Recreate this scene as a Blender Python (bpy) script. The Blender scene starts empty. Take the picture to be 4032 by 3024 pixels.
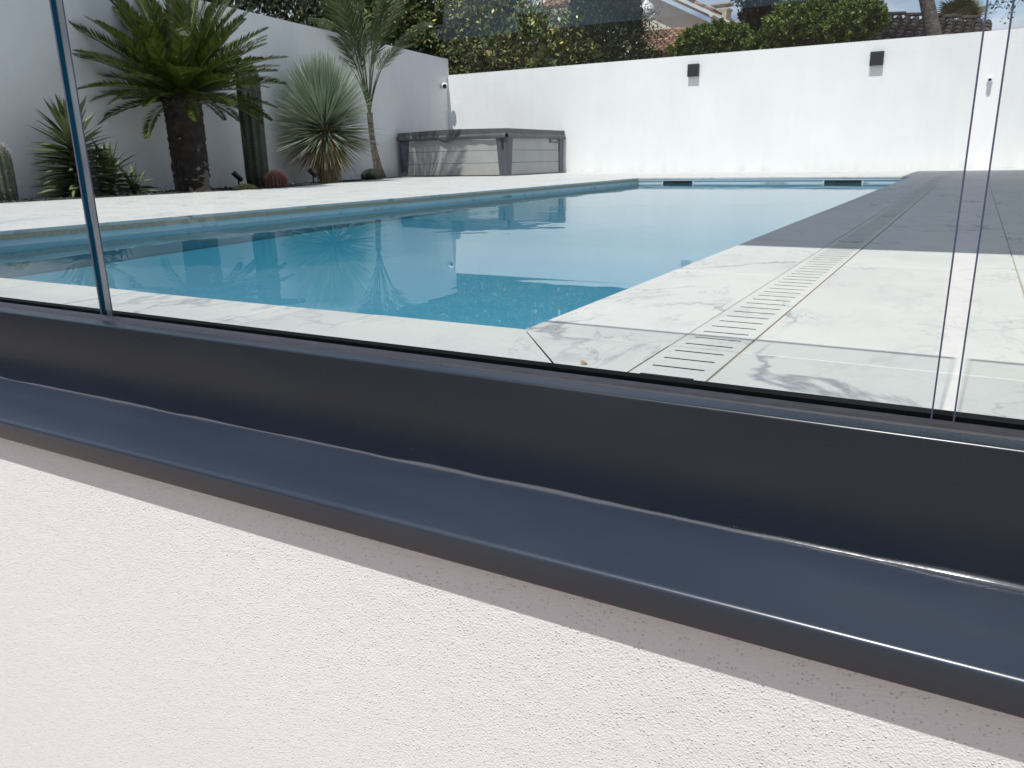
import bpy, bmesh, math, random
import numpy as np
from mathutils import Vector, Matrix

scene = bpy.context.scene
col = scene.collection
random.seed(7)
RNG = np.random.default_rng(7)

# ------------------------------------------------------------------ camera
CAM_H = 0.32
F_PX, PPX, PPY = 3098.0, 2016.0, 1512.0


def _ray_cam(px, py):
    v = np.array([px - PPX, -(py - PPY), -F_PX])
    return v / np.linalg.norm(v)


_Y = _ray_cam(3852.0, 590.0)
_X = -_ray_cam(-3600.0, 736.0)
_X = _X - _Y * _X.dot(_Y)
_X /= np.linalg.norm(_X)
_Z = np.cross(_X, _Y)
R_CW = np.array([_X, _Y, _Z])


def at(px, py, Y):
    """world point seen at photo pixel px,py lying on the plane y = Y"""
    r = R_CW @ _ray_cam(px, py)
    t = Y / r[1]
    return Vector((r[0] * t, r[1] * t, CAM_H + r[2] * t))


cam_data = bpy.data.cameras.new('camera')
cam_data.sensor_width = 36.0
cam_data.lens = F_PX / 4032.0 * 36.0
cam_data.dof.use_dof = True
cam_data.dof.focus_distance = 1.05
cam_data.dof.aperture_fstop = 40.0
cam_data.clip_start = 0.02
cam_data.clip_end = 2000.0
cam = bpy.data.objects.new('camera', cam_data)
col.objects.link(cam)
M = Matrix([list(R_CW[0]) + [0], list(R_CW[1]) + [0], list(R_CW[2]) + [CAM_H], [0, 0, 0, 1]])
cam.matrix_world = M
scene.camera = cam

# ------------------------------------------------------------------ light
SUN_DIR = Vector((-0.014, -0.4545, 1.0)).normalized()      # towards the sun
SUN_EL = math.asin(SUN_DIR.z)
SUN_AZ = math.atan2(SUN_DIR.x, SUN_DIR.y)

world = bpy.data.worlds.new('World')
scene.world = world
world.use_nodes = True
wn, wl = world.node_tree.nodes, world.node_tree.links
wn.clear()
w_out = wn.new('ShaderNodeOutputWorld')
w_bg = wn.new('ShaderNodeBackground')
w_bg.inputs['Strength'].default_value = 0.15
w_sky = wn.new('ShaderNodeTexSky')
w_sky.sky_type = 'NISHITA'
w_sky.sun_disc = False
w_sky.sun_elevation = SUN_EL
w_sky.sun_rotation = SUN_AZ
w_sky.air_density = 1.0
w_sky.dust_density = 1.2
w_sky.ozone_density = 1.5
w_tc = wn.new('ShaderNodeTexCoord')
w_sep = wn.new('ShaderNodeSeparateXYZ')
wl.new(w_tc.outputs['Generated'], w_sep.inputs[0])
w_add = wn.new('ShaderNodeMath'); w_add.operation = 'ADD'; w_add.inputs[1].default_value = 0.12
wl.new(w_sep.outputs['Z'], w_add.inputs[0])
w_max = wn.new('ShaderNodeMath'); w_max.operation = 'MAXIMUM'; w_max.inputs[1].default_value = 0.03
wl.new(w_add.outputs[0], w_max.inputs[0])
w_dx = wn.new('ShaderNodeMath'); w_dx.operation = 'DIVIDE'
w_dy = wn.new('ShaderNodeMath'); w_dy.operation = 'DIVIDE'
wl.new(w_sep.outputs['X'], w_dx.inputs[0]); wl.new(w_max.outputs[0], w_dx.inputs[1])
wl.new(w_sep.outputs['Y'], w_dy.inputs[0]); wl.new(w_max.outputs[0], w_dy.inputs[1])
w_cmb = wn.new('ShaderNodeCombineXYZ')
wl.new(w_dx.outputs[0], w_cmb.inputs[0]); wl.new(w_dy.outputs[0], w_cmb.inputs[1])
w_noise = wn.new('ShaderNodeTexNoise')
w_noise.inputs['Scale'].default_value = 1.1
w_noise.inputs['Detail'].default_value = 8.0
w_noise.inputs['Roughness'].default_value = 0.58
wl.new(w_cmb.outputs[0], w_noise.inputs['Vector'])
w_ramp = wn.new('ShaderNodeValToRGB')
w_ramp.color_ramp.elements[0].position = 0.34
w_ramp.color_ramp.elements[0].color = (0, 0, 0, 1)
w_ramp.color_ramp.elements[1].position = 0.58
w_ramp.color_ramp.elements[1].color = (1, 1, 1, 1)
wl.new(w_noise.outputs['Fac'], w_ramp.inputs['Fac'])
w_n2 = wn.new('ShaderNodeTexNoise')
w_n2.inputs['Scale'].default_value = 2.3
w_n2.inputs['Detail'].default_value = 6.0
wl.new(w_cmb.outputs[0], w_n2.inputs['Vector'])
w_cc = wn.new('ShaderNodeValToRGB')
w_cc.color_ramp.elements[0].position = 0.35
w_cc.color_ramp.elements[0].color = (1.5, 1.8, 2.7, 1)
w_cc.color_ramp.elements[1].position = 0.65
w_cc.color_ramp.elements[1].color = (4.2, 4.4, 4.9, 1)
wl.new(w_n2.outputs['Fac'], w_cc.inputs['Fac'])
w_mix = wn.new('ShaderNodeMix'); w_mix.data_type = 'RGBA'
wl.new(w_ramp.outputs['Color'], w_mix.inputs['Factor'])
wl.new(w_sky.outputs['Color'], w_mix.inputs['A'])
wl.new(w_cc.outputs['Color'], w_mix.inputs['B'])
wl.new(w_mix.outputs['Result'], w_bg.inputs['Color'])
wl.new(w_bg.outputs[0], w_out.inputs['Surface'])

sun_data = bpy.data.lights.new('sun', 'SUN')
sun_data.energy = 4.5
sun_data.angle = math.radians(0.53)
sun_data.color = (1.0, 0.965, 0.925)
sun = bpy.data.objects.new('sun', sun_data)
col.objects.link(sun)
sun.location = (-3, -12, 26)
sun.rotation_euler = SUN_DIR.to_track_quat('Z', 'Y').to_euler()
sun_data.cycles.is_caustics_light = True

vs = scene.view_settings
vs.view_transform = 'Standard'
vs.look = 'None'
vs.exposure = 0.04
vs.gamma = 1.0
vs.use_curve_mapping = False
scene.cycles.use_denoising = True
scene.cycles.max_bounces = 12
scene.cycles.diffuse_bounces = 5
scene.cycles.glossy_bounces = 5
scene.cycles.transmission_bounces = 8
scene.cycles.transparent_max_bounces = 40
scene.cycles.sample_clamp_indirect = 6.0
scene.cycles.caustics_refractive = True
scene.cycles.caustics_reflective = True
scene.cycles.blur_glossy = 0.3

# ------------------------------------------------------------------ material helpers


def new_mat(name):
    m = bpy.data.materials.new(name)
    m.use_nodes = True
    nt = m.node_tree
    b = nt.nodes['Principled BSDF']
    return m, nt, b


def simple(name, rgb, rough=0.5, metal=0.0, spec=0.5, noise=0.0, nscale=20.0, bump=0.0, bscale=200.0, bdist=0.002):
    m, nt, b = new_mat(name)
    b.inputs['Base Color'].default_value = (*rgb, 1)
    b.inputs['Roughness'].default_value = rough
    b.inputs['Metallic'].default_value = metal
    b.inputs['Specular IOR Level'].default_value = spec
    tc = nt.nodes.new('ShaderNodeTexCoord')
    if noise > 0:
        n = nt.nodes.new('ShaderNodeTexNoise')
        n.inputs['Scale'].default_value = nscale
        n.inputs['Detail'].default_value = 5
        nt.links.new(tc.outputs['Object'], n.inputs['Vector'])
        r = nt.nodes.new('ShaderNodeValToRGB')
        r.color_ramp.elements[0].position = 0.3
        r.color_ramp.elements[1].position = 0.7
        r.color_ramp.elements[0].color = (*[c * (1 - noise) for c in rgb], 1)
        r.color_ramp.elements[1].color = (*[min(1, c * (1 + noise)) for c in rgb], 1)
        nt.links.new(n.outputs['Fac'], r.inputs['Fac'])
        nt.links.new(r.outputs['Color'], b.inputs['Base Color'])
    if bump > 0:
        n2 = nt.nodes.new('ShaderNodeTexNoise')
        n2.inputs['Scale'].default_value = bscale
        n2.inputs['Detail'].default_value = 3
        nt.links.new(tc.outputs['Object'], n2.inputs['Vector'])
        bp = nt.nodes.new('ShaderNodeBump')
        bp.inputs['Strength'].default_value = bump
        bp.inputs['Distance'].default_value = bdist
        nt.links.new(n2.outputs['Fac'], bp.inputs['Height'])
        nt.links.new(bp.outputs['Normal'], b.inputs['Normal'])
    return m


def leaf_mat(name, cols, rough=0.45, spec=0.5, trans=0.0):
    """colour differs from leaf to leaf (random per island)"""
    m, nt, b = new_mat(name)
    g = nt.nodes.new('ShaderNodeNewGeometry')
    r = nt.nodes.new('ShaderNodeValToRGB')
    els = r.color_ramp.elements
    while len(els) < len(cols):
        els.new(0.5)
    for e, (p, c) in zip(els, cols):
        e.position = p
        e.color = (*c, 1)
    nt.links.new(g.outputs['Random Per Island'], r.inputs['Fac'])
    nt.links.new(r.outputs['Color'], b.inputs['Base Color'])
    b.inputs['Roughness'].default_value = rough
    b.inputs['Specular IOR Level'].default_value = spec
    if trans > 0:
        t = nt.nodes.new('ShaderNodeBsdfTranslucent')
        nt.links.new(r.outputs['Color'], t.inputs['Color'])
        mx = nt.nodes.new('ShaderNodeMixShader')
        mx.inputs[0].default_value = trans
        out = nt.nodes['Material Output']
        nt.links.new(b.outputs[0], mx.inputs[1])
        nt.links.new(t.outputs[0], mx.inputs[2])
        nt.links.new(mx.outputs[0], out.inputs['Surface'])
    return m


def marble_mat():
    m, nt, b = new_mat('marble_tile')
    N, L = nt.nodes, nt.links
    tc = N.new('ShaderNodeTexCoord')
    oi = N.new('ShaderNodeObjectInfo')
    mul = N.new('ShaderNodeMath'); mul.operation = 'MULTIPLY'; mul.inputs[1].default_value = 57.0
    L.new(oi.outputs['Random'], mul.inputs[0])
    add = N.new('ShaderNodeVectorMath'); add.operation = 'ADD'
    L.new(tc.outputs['Object'], add.inputs[0]); L.new(mul.outputs[0], add.inputs[1])
    rot = N.new('ShaderNodeMapping')
    rot.inputs['Rotation'].default_value = (0, 0, 0.7)
    rot.inputs['Scale'].default_value = (1.0, 0.55, 1.0)
    L.new(add.outputs[0], rot.inputs['Vector'])

    def vein(scale, dist, width, detail, rough, off):
        n = N.new('ShaderNodeTexNoise')
        n.noise_dimensions = '4D'
        n.inputs['W'].default_value = off
        n.inputs['Scale'].default_value = scale
        n.inputs['Detail'].default_value = detail
        n.inputs['Roughness'].default_value = rough
        n.inputs['Distortion'].default_value = dist
        L.new(rot.outputs[0], n.inputs['Vector'])
        s = N.new('ShaderNodeMath'); s.operation = 'SUBTRACT'; s.inputs[1].default_value = 0.5
        L.new(n.outputs['Fac'], s.inputs[0])
        a = N.new('ShaderNodeMath'); a.operation = 'ABSOLUTE'
        L.new(s.outputs[0], a.inputs[0])
        mr = N.new('ShaderNodeMapRange')
        mr.inputs['From Min'].default_value = 0.0
        mr.inputs['From Max'].default_value = width
        mr.inputs['To Min'].default_value = 1.0
        mr.inputs['To Max'].default_value = 0.0
        L.new(a.outputs[0], mr.inputs['Value'])
        return mr.outputs[0]

    def mask(scale, lo, hi, off):
        n = N.new('ShaderNodeTexNoise')
        n.noise_dimensions = '4D'
        n.inputs['W'].default_value = off
        n.inputs['Scale'].default_value = scale
        n.inputs['Detail'].default_value = 3
        L.new(add.outputs[0], n.inputs['Vector'])
        mr = N.new('ShaderNodeMapRange')
        mr.inputs['From Min'].default_value = lo
        mr.inputs['From Max'].default_value = hi
        L.new(n.outputs['Fac'], mr.inputs['Value'])
        return mr.outputs[0]

    def mulv(a, c, k=None):
        x = N.new('ShaderNodeMath'); x.operation = 'MULTIPLY'
        L.new(a, x.inputs[0])
        if k is None:
            L.new(c, x.inputs[1])
        else:
            x.inputs[1].default_value = k
        return x.outputs[0]

    def addv(a, c):
        x = N.new('ShaderNodeMath'); x.operation = 'ADD'; x.use_clamp = True
        L.new(a, x.inputs[0]); L.new(c, x.inputs[1])
        return x.outputs[0]

    v1 = mulv(vein(1.5, 0.6, 0.009, 7, 0.55, 1.0), mask(2.2, 0.40, 0.58, 3.0))
    v2 = mulv(vein(5.0, 1.4, 0.014, 7, 0.6, 5.0), mask(4.0, 0.47, 0.66, 8.0))
    v2 = mulv(v2, None, 0.75)
    v3 = mulv(vein(11.0, 0.6, 0.05, 5, 0.6, 2.0), mask(5.0, 0.45, 0.7, 4.0))
    v3 = mulv(v3, None, 0.30)
    cl = mulv(mask(2.2, 0.45, 0.8, 6.0), None, 0.22)
    tot = addv(addv(v1, v2), addv(v3, cl))
    ramp = N.new('ShaderNodeValToRGB')
    e = ramp.color_ramp.elements
    e[0].position = 0.0; e[0].color = (0.57, 0.57, 0.545, 1)
    e[1].position = 1.0; e[1].color = (0.27, 0.28, 0.30, 1)
    L.new(tot, ramp.inputs['Fac'])
    # fine grit
    n = N.new('ShaderNodeTexNoise'); n.inputs['Scale'].default_value = 190; n.inputs['Detail'].default_value = 2
    L.new(add.outputs[0], n.inputs['Vector'])
    mr = N.new('ShaderNodeMapRange'); mr.inputs['To Min'].default_value = 0.93; mr.inputs['To Max'].default_value = 1.05
    L.new(n.outputs['Fac'], mr.inputs['Value'])
    mx = N.new('ShaderNodeVectorMath'); mx.operation = 'SCALE'
    L.new(ramp.outputs['Color'], mx.inputs[0]); L.new(mr.outputs[0], mx.inputs['Scale'])
    L.new(mx.outputs[0], b.inputs['Base Color'])
    b.inputs['Roughness'].default_value = 0.5
    b.inputs['Specular IOR Level'].default_value = 0.4
    bp = N.new('ShaderNodeBump'); bp.inputs['Strength'].default_value = 0.25; bp.inputs['Distance'].default_value = 0.001
    L.new(n.outputs['Fac'], bp.inputs['Height']); L.new(bp.outputs[0], b.inputs['Normal'])
    return m


def render_mat(name, rgb, grain):
    """mineral render; grain = coarse rough-cast with separate granules"""
    m, nt, b = new_mat(name)
    N, L = nt.nodes, nt.links
    tc = N.new('ShaderNodeTexCoord')
    b.inputs['Roughness'].default_value = 0.85
    b.inputs['Specular IOR Level'].default_value = 0.25
    n = N.new('ShaderNodeTexNoise'); n.inputs['Scale'].default_value = 0.9; n.inputs['Detail'].default_value = 6
    L.new(tc.outputs['Object'], n.inputs['Vector'])
    r = N.new('ShaderNodeValToRGB')
    r.color_ramp.elements[0].position = 0.3; r.color_ramp.elements[0].color = (*[c * 0.93 for c in rgb], 1)
    r.color_ramp.elements[1].position = 0.7; r.color_ramp.elements[1].color = (*rgb, 1)
    L.new(n.outputs['Fac'], r.inputs['Fac'])
    L.new(r.outputs['Color'], b.inputs['Base Color'])
    if not grain:
        sp = N.new('ShaderNodeSeparateXYZ'); L.new(tc.outputs['Object'], sp.inputs[0])
        zr = N.new('ShaderNodeMapRange'); zr.inputs['From Min'].default_value = 0.16; zr.inputs['From Max'].default_value = 0.0
        L.new(sp.outputs['Z'], zr.inputs['Value'])
        sm = N.new('ShaderNodeMapping'); sm.inputs['Scale'].default_value = (3.0, 3.0, 0.5); L.new(tc.outputs['Object'], sm.inputs['Vector'])
        dn = N.new('ShaderNodeTexNoise'); dn.inputs['Scale'].default_value = 1.6; dn.inputs['Detail'].default_value = 7; dn.inputs['Roughness'].default_value = 0.65
        L.new(sm.outputs[0], dn.inputs['Vector'])
        dq = N.new('ShaderNodeMapRange'); dq.inputs['From Min'].default_value = 0.42; dq.inputs['From Max'].default_value = 0.72; L.new(dn.outputs['Fac'], dq.inputs['Value'])
        ds = N.new('ShaderNodeMath'); ds.operation = 'MULTIPLY_ADD'; ds.inputs[1].default_value = 0.28; ds.inputs[2].default_value = 0.08
        L.new(zr.outputs[0], ds.inputs[0])
        dm = N.new('ShaderNodeMath'); dm.operation = 'MULTIPLY'; L.new(ds.outputs[0], dm.inputs[0]); L.new(dq.outputs[0], dm.inputs[1])
        mxd = N.new('ShaderNodeMix'); mxd.data_type = 'RGBA'; mxd.inputs['B'].default_value = (0.42, 0.40, 0.36, 1)
        L.new(dm.outputs[0], mxd.inputs['Factor']); L.new(r.outputs['Color'], mxd.inputs['A'])
        L.new(mxd.outputs['Result'], b.inputs['Base Color'])
        n2 = N.new('ShaderNodeTexNoise'); n2.inputs['Scale'].default_value = 120; n2.inputs['Detail'].default_value = 3
        L.new(tc.outputs['Object'], n2.inputs['Vector'])
        bp = N.new('ShaderNodeBump'); bp.inputs['Strength'].default_value = 0.1; bp.inputs['Distance'].default_value = 0.0006
        L.new(n2.outputs['Fac'], bp.inputs['Height']); L.new(bp.outputs[0], b.inputs['Normal'])
        return m
    # rolling relief + granules
    n1 = N.new('ShaderNodeTexNoise'); n1.inputs['Scale'].default_value = 400; n1.inputs['Detail'].default_value = 3; n1.inputs['Roughness'].default_value = 0.55
    L.new(tc.outputs['Object'], n1.inputs['Vector'])
    n1b = N.new('ShaderNodeTexNoise'); n1b.inputs['Scale'].default_value = 45; n1b.inputs['Detail'].default_value = 2
    L.new(tc.outputs['Object'], n1b.inputs['Vector'])
    vo = N.new('ShaderNodeTexVoronoi'); vo.inputs['Scale'].default_value = 230; vo.inputs['Randomness'].default_value = 1.0
    L.new(tc.outputs['Object'], vo.inputs['Vector'])
    mr = N.new('ShaderNodeMapRange'); mr.inputs['From Min'].default_value = 0.10; mr.inputs['From Max'].default_value = 0.34
    mr.inputs['To Min'].default_value = 1.0; mr.inputs['To Max'].default_value = 0.0
    mr.interpolation_type = 'SMOOTHSTEP'
    L.new(vo.outputs['Distance'], mr.inputs['Value'])
    sep = N.new('ShaderNodeSeparateColor'); L.new(vo.outputs['Color'], sep.inputs[0])
    pick = N.new('ShaderNodeMapRange'); pick.inputs['From Min'].default_value = 0.45; pick.inputs['From Max'].default_value = 0.95
    L.new(sep.outputs[0], pick.inputs['Value'])
    g = N.new('ShaderNodeMath'); g.operation = 'MULTIPLY'
    L.new(mr.outputs[0], g.inputs[0]); L.new(pick.outputs[0], g.inputs[1])
    g2 = N.new('ShaderNodeMath'); g2.operation = 'MULTIPLY'; g2.inputs[1].default_value = 0.85
    L.new(g.outputs[0], g2.inputs[0])
    g3 = N.new('ShaderNodeMath'); g3.operation = 'MULTIPLY_ADD'; g3.inputs[1].default_value = 0.55
    L.new(n1.outputs['Fac'], g3.inputs[0]); L.new(g2.outputs[0], g3.inputs[2])
    g4 = N.new('ShaderNodeMath'); g4.operation = 'MULTIPLY_ADD'; g4.inputs[1].default_value = 0.45
    L.new(n1b.outputs['Fac'], g4.inputs[0]); L.new(g3.outputs[0], g4.inputs[2])
    bp = N.new('ShaderNodeBump'); bp.inputs['Strength'].default_value = 0.7; bp.inputs['Distance'].default_value = 0.0036
    L.new(g4.outputs[0], bp.inputs['Height']); L.new(bp.outputs[0], b.inputs['Normal'])
    return m


def schlick(nt, f0=0.04):
    N, L = nt.nodes, nt.links
    g = N.new('ShaderNodeNewGeometry')
    d = N.new('ShaderNodeVectorMath'); d.operation = 'DOT_PRODUCT'
    L.new(g.outputs['Normal'], d.inputs[0]); L.new(g.outputs['Incoming'], d.inputs[1])
    a = N.new('ShaderNodeMath'); a.operation = 'ABSOLUTE'; L.new(d.outputs['Value'], a.inputs[0])
    s = N.new('ShaderNodeMath'); s.operation = 'SUBTRACT'; s.inputs[0].default_value = 1.0
    L.new(a.outputs[0], s.inputs[1])
    p = N.new('ShaderNodeMath'); p.operation = 'POWER'; p.inputs[1].default_value = 5.0
    L.new(s.outputs[0], p.inputs[0])
    ma = N.new('ShaderNodeMath'); ma.operation = 'MULTIPLY_ADD'
    ma.inputs[1].default_value = 1 - f0; ma.inputs[2].default_value = f0
    L.new(p.outputs[0], ma.inputs[0])
    return ma.outputs[0]


def glass_mat():
    m, nt, b = new_mat('clear_glass')
    N, L = nt.nodes, nt.links
    N.remove(b)
    t = N.new('ShaderNodeBsdfTransparent'); t.inputs['Color'].default_value = (0.968, 0.986, 0.978, 1)
    g = N.new('ShaderNodeBsdfGlossy'); g.inputs['Roughness'].default_value = 0.0
    g.inputs['Color'].default_value = (0.9, 0.95, 1.0, 1)
    mx = N.new('ShaderNodeMixShader')
    L.new(schlick(nt, 0.034), mx.inputs[0]); L.new(t.outputs[0], mx.inputs[1]); L.new(g.outputs[0], mx.inputs[2])
    L.new(mx.outputs[0], N['Material Output'].inputs['Surface'])
    return m


def water_mat():
    m, nt, b = new_mat('pool_water')
    N, L = nt.nodes, nt.links
    N.remove(b)
    tc = N.new('ShaderNodeTexCoord')
    mp = N.new('ShaderNodeMapping'); mp.inputs['Scale'].default_value = (1.0, 1.0, 1.0)
    L.new(tc.outputs['Object'], mp.inputs['Vector'])
    n = N.new('ShaderNodeTexNoise'); n.inputs['Scale'].default_value = 2.6; n.inputs['Detail'].default_value = 2.0
    L.new(mp.outputs[0], n.inputs['Vector'])
    k = N.new('ShaderNodeTexNoise'); k.inputs['Scale'].default_value = 0.55; k.inputs['Detail'].default_value = 1
    L.new(tc.outputs['Object'], k.inputs['Vector'])
    mr = N.new('ShaderNodeMapRange'); mr.inputs['From Min'].default_value = 0.48; mr.inputs['From Max'].default_value = 0.66
    mr.inputs['To Min'].default_value = 0.006
    L.new(k.outputs['Fac'], mr.inputs['Value'])
    h = N.new('ShaderNodeMath'); h.operation = 'MULTIPLY'
    L.new(n.outputs['Fac'], h.inputs[0]); L.new(mr.outputs[0], h.inputs[1])
    bp = N.new('ShaderNodeBump'); bp.inputs['Strength'].default_value = 1.0; bp.inputs['Distance'].default_value = 0.0042
    L.new(h.outputs[0], bp.inputs['Height'])
    fr = N.new('ShaderNodeFresnel'); fr.inputs['IOR'].default_value = 1.333
    L.new(bp.outputs[0], fr.inputs['Normal'])
    rf = N.new('ShaderNodeBsdfRefraction'); rf.inputs['IOR'].default_value = 1.333; rf.inputs['Roughness'].default_value = 0.0
    rf.inputs['Color'].default_value = (0.31, 0.76, 0.92, 1)
    gl = N.new('ShaderNodeBsdfGlossy'); gl.inputs['Roughness'].default_value = 0.0
    L.new(bp.outputs[0], rf.inputs['Normal']); L.new(bp.outputs[0], gl.inputs['Normal'])
    mx = N.new('ShaderNodeMixShader')
    L.new(fr.outputs[0], mx.inputs[0]); L.new(rf.outputs[0], mx.inputs[1]); L.new(gl.outputs[0], mx.inputs[2])
    L.new(mx.outputs[0], N['Material Output'].inputs['Surface'])
    return m


MAT = dict(
    marble=marble_mat(),
    grout=simple('grout', (0.42, 0.34, 0.24), 0.9, noise=0.15, nscale=60),
    channel_slot_shade=simple('drain_channel', (0.05, 0.045, 0.04), 0.9),  # real channel, and painted shade on the slot walls
    wall=render_mat('white_render', (0.83, 0.835, 0.835), False),
    roughcast=render_mat('white_roughcast', (0.80, 0.785, 0.785), True),
    anthracite=simple('anthracite_powdercoat', (0.012, 0.017, 0.025), 0.28, spec=0.5, noise=0.05, nscale=3, bump=0.06, bscale=900, bdist=0.0004),
    coping=simple('anthracite_coping', (0.020, 0.029, 0.045), 0.30, spec=0.6, noise=0.05, nscale=5, bump=0.04, bscale=900, bdist=0.0004),
    rubber=simple('gasket_rubber', (0.022, 0.020, 0.026), 0.45, noise=0.25, nscale=60),
    black=simple('black_gasket_and_recess', (0.002, 0.002, 0.0025), 0.7, spec=0.15),
    sealant=simple('clear_sealant', (0.07, 0.07, 0.08), 0.14, spec=0.8, bump=0.2, bscale=120, bdist=0.001),
    glass=glass_mat(),
    glass_edge=simple('glass_edge_shaded', (0.001, 0.075, 0.14), 0.5, spec=0.1),  # dark look into the glass painted on the right-facing edges
    glass_arris=simple('glass_arris', (0.10, 0.10, 0.17), 0.2, spec=0.6),
    glass_edge_lit=simple('glass_edge_lit', (0.33, 0.35, 0.38), 0.12, spec=0.8, noise=0.25, nscale=8),  # same glass, lit look painted on left-facing and top edges
    water=water_mat(),
    skimmer=simple('skimmer_grey', (0.07, 0.085, 0.10), 0.5),
    skimmer_white=simple('skimmer_trim', (0.55, 0.58, 0.60), 0.5),
    ground=simple('garden_ground', (0.31, 0.235, 0.175), 0.95, noise=0.3, nscale=2),
    screed=simple('screed', (0.3, 0.29, 0.27), 0.9, noise=0.15, nscale=8),
    lava=simple('dark_lava_gravel', (0.03, 0.028, 0.027), 0.9, noise=0.5, nscale=40),
    white_paint=simple('white_paint', (0.72, 0.72, 0.71), 0.5),
)



def liner_mat():
    m = simple('pool_liner', (0.55, 0.62, 0.645), 0.55)
    nt = m.node_tree; N, L = nt.nodes, nt.links
    b = N['Principled BSDF']
    tc = N.new('ShaderNodeTexCoord'); sp = N.new('ShaderNodeSeparateXYZ'); L.new(tc.outputs['Object'], sp.inputs[0])
    nz = N.new('ShaderNodeTexNoise'); nz.inputs['Scale'].default_value = 3.5; nz.inputs['Detail'].default_value = 7; nz.inputs['Roughness'].default_value = 0.7
    L.new(tc.outputs['Object'], nz.inputs['Vector'])
    d = N.new('ShaderNodeMath'); d.operation = 'ADD'; d.inputs[1].default_value = 0.078; L.new(sp.outputs['Z'], d.inputs[0])
    a = N.new('ShaderNodeMath'); a.operation = 'ABSOLUTE'; L.new(d.outputs[0], a.inputs[0])
    r = N.new('ShaderNodeMapRange'); r.inputs['From Min'].default_value = 0.012; r.inputs['From Max'].default_value = 0.0; L.new(a.outputs[0], r.inputs['Value'])
    q = N.new('ShaderNodeMapRange'); q.inputs['From Min'].default_value = 0.52; q.inputs['From Max'].default_value = 0.66; L.new(nz.outputs['Fac'], q.inputs['Value'])
    k = N.new('ShaderNodeMath'); k.operation = 'MULTIPLY'; L.new(r.outputs[0], k.inputs[0]); L.new(q.outputs[0], k.inputs[1])
    mx = N.new('ShaderNodeMix'); mx.data_type = 'RGBA'
    mx.inputs['A'].default_value = (0.55, 0.62, 0.645, 1); mx.inputs['B'].default_value = (0.10, 0.10, 0.08, 1)
    L.new(k.outputs[0], mx.inputs['Factor']); L.new(mx.outputs['Result'], b.inputs['Base Color'])
    return m


MAT['liner'] = liner_mat()



def weather(m, lo, hi):
    """uneven gloss and a little settled dust on powder-coated metal"""
    nt = m.node_tree; N, L = nt.nodes, nt.links
    b = N['Principled BSDF']
    tc = N.new('ShaderNodeTexCoord')
    mp = N.new('ShaderNodeMapping'); mp.inputs['Scale'].default_value = (0.35, 1, 1); L.new(tc.outputs['Object'], mp.inputs['Vector'])
    n = N.new('ShaderNodeTexNoise'); n.inputs['Scale'].default_value = 9; n.inputs['Detail'].default_value = 8; n.inputs['Roughness'].default_value = 0.62
    L.new(mp.outputs[0], n.inputs['Vector'])
    r = N.new('ShaderNodeMapRange'); r.inputs['From Min'].default_value = 0.3; r.inputs['From Max'].default_value = 0.7
    r.inputs['To Min'].default_value = lo; r.inputs['To Max'].default_value = hi
    L.new(n.outputs['Fac'], r.inputs['Value']); L.new(r.outputs[0], b.inputs['Roughness'])
    v = N.new('ShaderNodeTexVoronoi'); v.inputs['Scale'].default_value = 55; L.new(tc.outputs['Object'], v.inputs['Vector'])
    a = N.new('ShaderNodeMapRange'); a.inputs['From Min'].default_value = 0.06; a.inputs['From Max'].default_value = 0.02; L.new(v.outputs['Distance'], a.inputs['Value'])
    sc = N.new('ShaderNodeSeparateColor'); L.new(v.outputs['Color'], sc.inputs[0])
    g = N.new('ShaderNodeMath'); g.operation = 'GREATER_THAN'; g.inputs[1].default_value = 0.86; L.new(sc.outputs[0], g.inputs[0])
    k = N.new('ShaderNodeMath'); k.operation = 'MULTIPLY'; L.new(a.outputs[0], k.inputs[0]); L.new(g.outputs[0], k.inputs[1])
    dust = N.new('ShaderNodeMapRange'); dust.inputs['From Min'].default_value = 0.5; dust.inputs['From Max'].default_value = 0.8; dust.inputs['To Max'].default_value = 0.035
    L.new(n.outputs['Fac'], dust.inputs['Value'])
    k2 = N.new('ShaderNodeMath'); k2.operation = 'MULTIPLY_ADD'; k2.inputs[1].default_value = 0.5; L.new(k.outputs[0], k2.inputs[0]); L.new(dust.outputs[0], k2.inputs[2])
    mx = N.new('ShaderNodeMix'); mx.data_type = 'RGBA'; mx.inputs['B'].default_value = (0.22, 0.21, 0.20, 1)
    src = b.inputs['Base Color'].links[0].from_socket
    L.new(src, mx.inputs['A']); L.new(k2.outputs[0], mx.inputs['Factor']); L.new(mx.outputs['Result'], b.inputs['Base Color'])


weather(MAT['coping'], 0.28, 0.34)
weather(MAT['anthracite'], 0.26, 0.31)

# ------------------------------------------------------------------ object helpers


def tag(o, label=None, cat=None, group=None, kind=None):
    if label: o['label'] = label
    if cat: o['category'] = cat
    if group: o['group'] = group
    if kind: o['kind'] = kind
    return o


def empty(name, loc=(0, 0, 0), rz=0.0):
    o = bpy.data.objects.new(name, None)
    o.empty_display_size = 0.1
    col.objects.link(o)
    o.location = loc
    o.rotation_euler = (0, 0, rz)
    return o


def np_mesh(name, verts, faces, smooth=False):
    verts = np.asarray(verts, dtype=np.float32).reshape(-1, 3)
    faces = np.asarray(faces, dtype=np.int32)
    me = bpy.data.meshes.new(name)
    nf, k = faces.shape
    me.vertices.add(len(verts)); me.vertices.foreach_set('co', verts.ravel())
    me.loops.add(nf * k); me.loops.foreach_set('vertex_index', faces.ravel())
    me.polygons.add(nf)
    me.polygons.foreach_set('loop_start', np.arange(0, nf * k, k, dtype=np.int32))
    me.polygons.foreach_set('loop_total', np.full(nf, k, dtype=np.int32))
    if smooth:
        me.polygons.foreach_set('use_smooth', np.ones(nf, dtype=bool))
    me.update(calc_edges=True)
    return me


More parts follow.
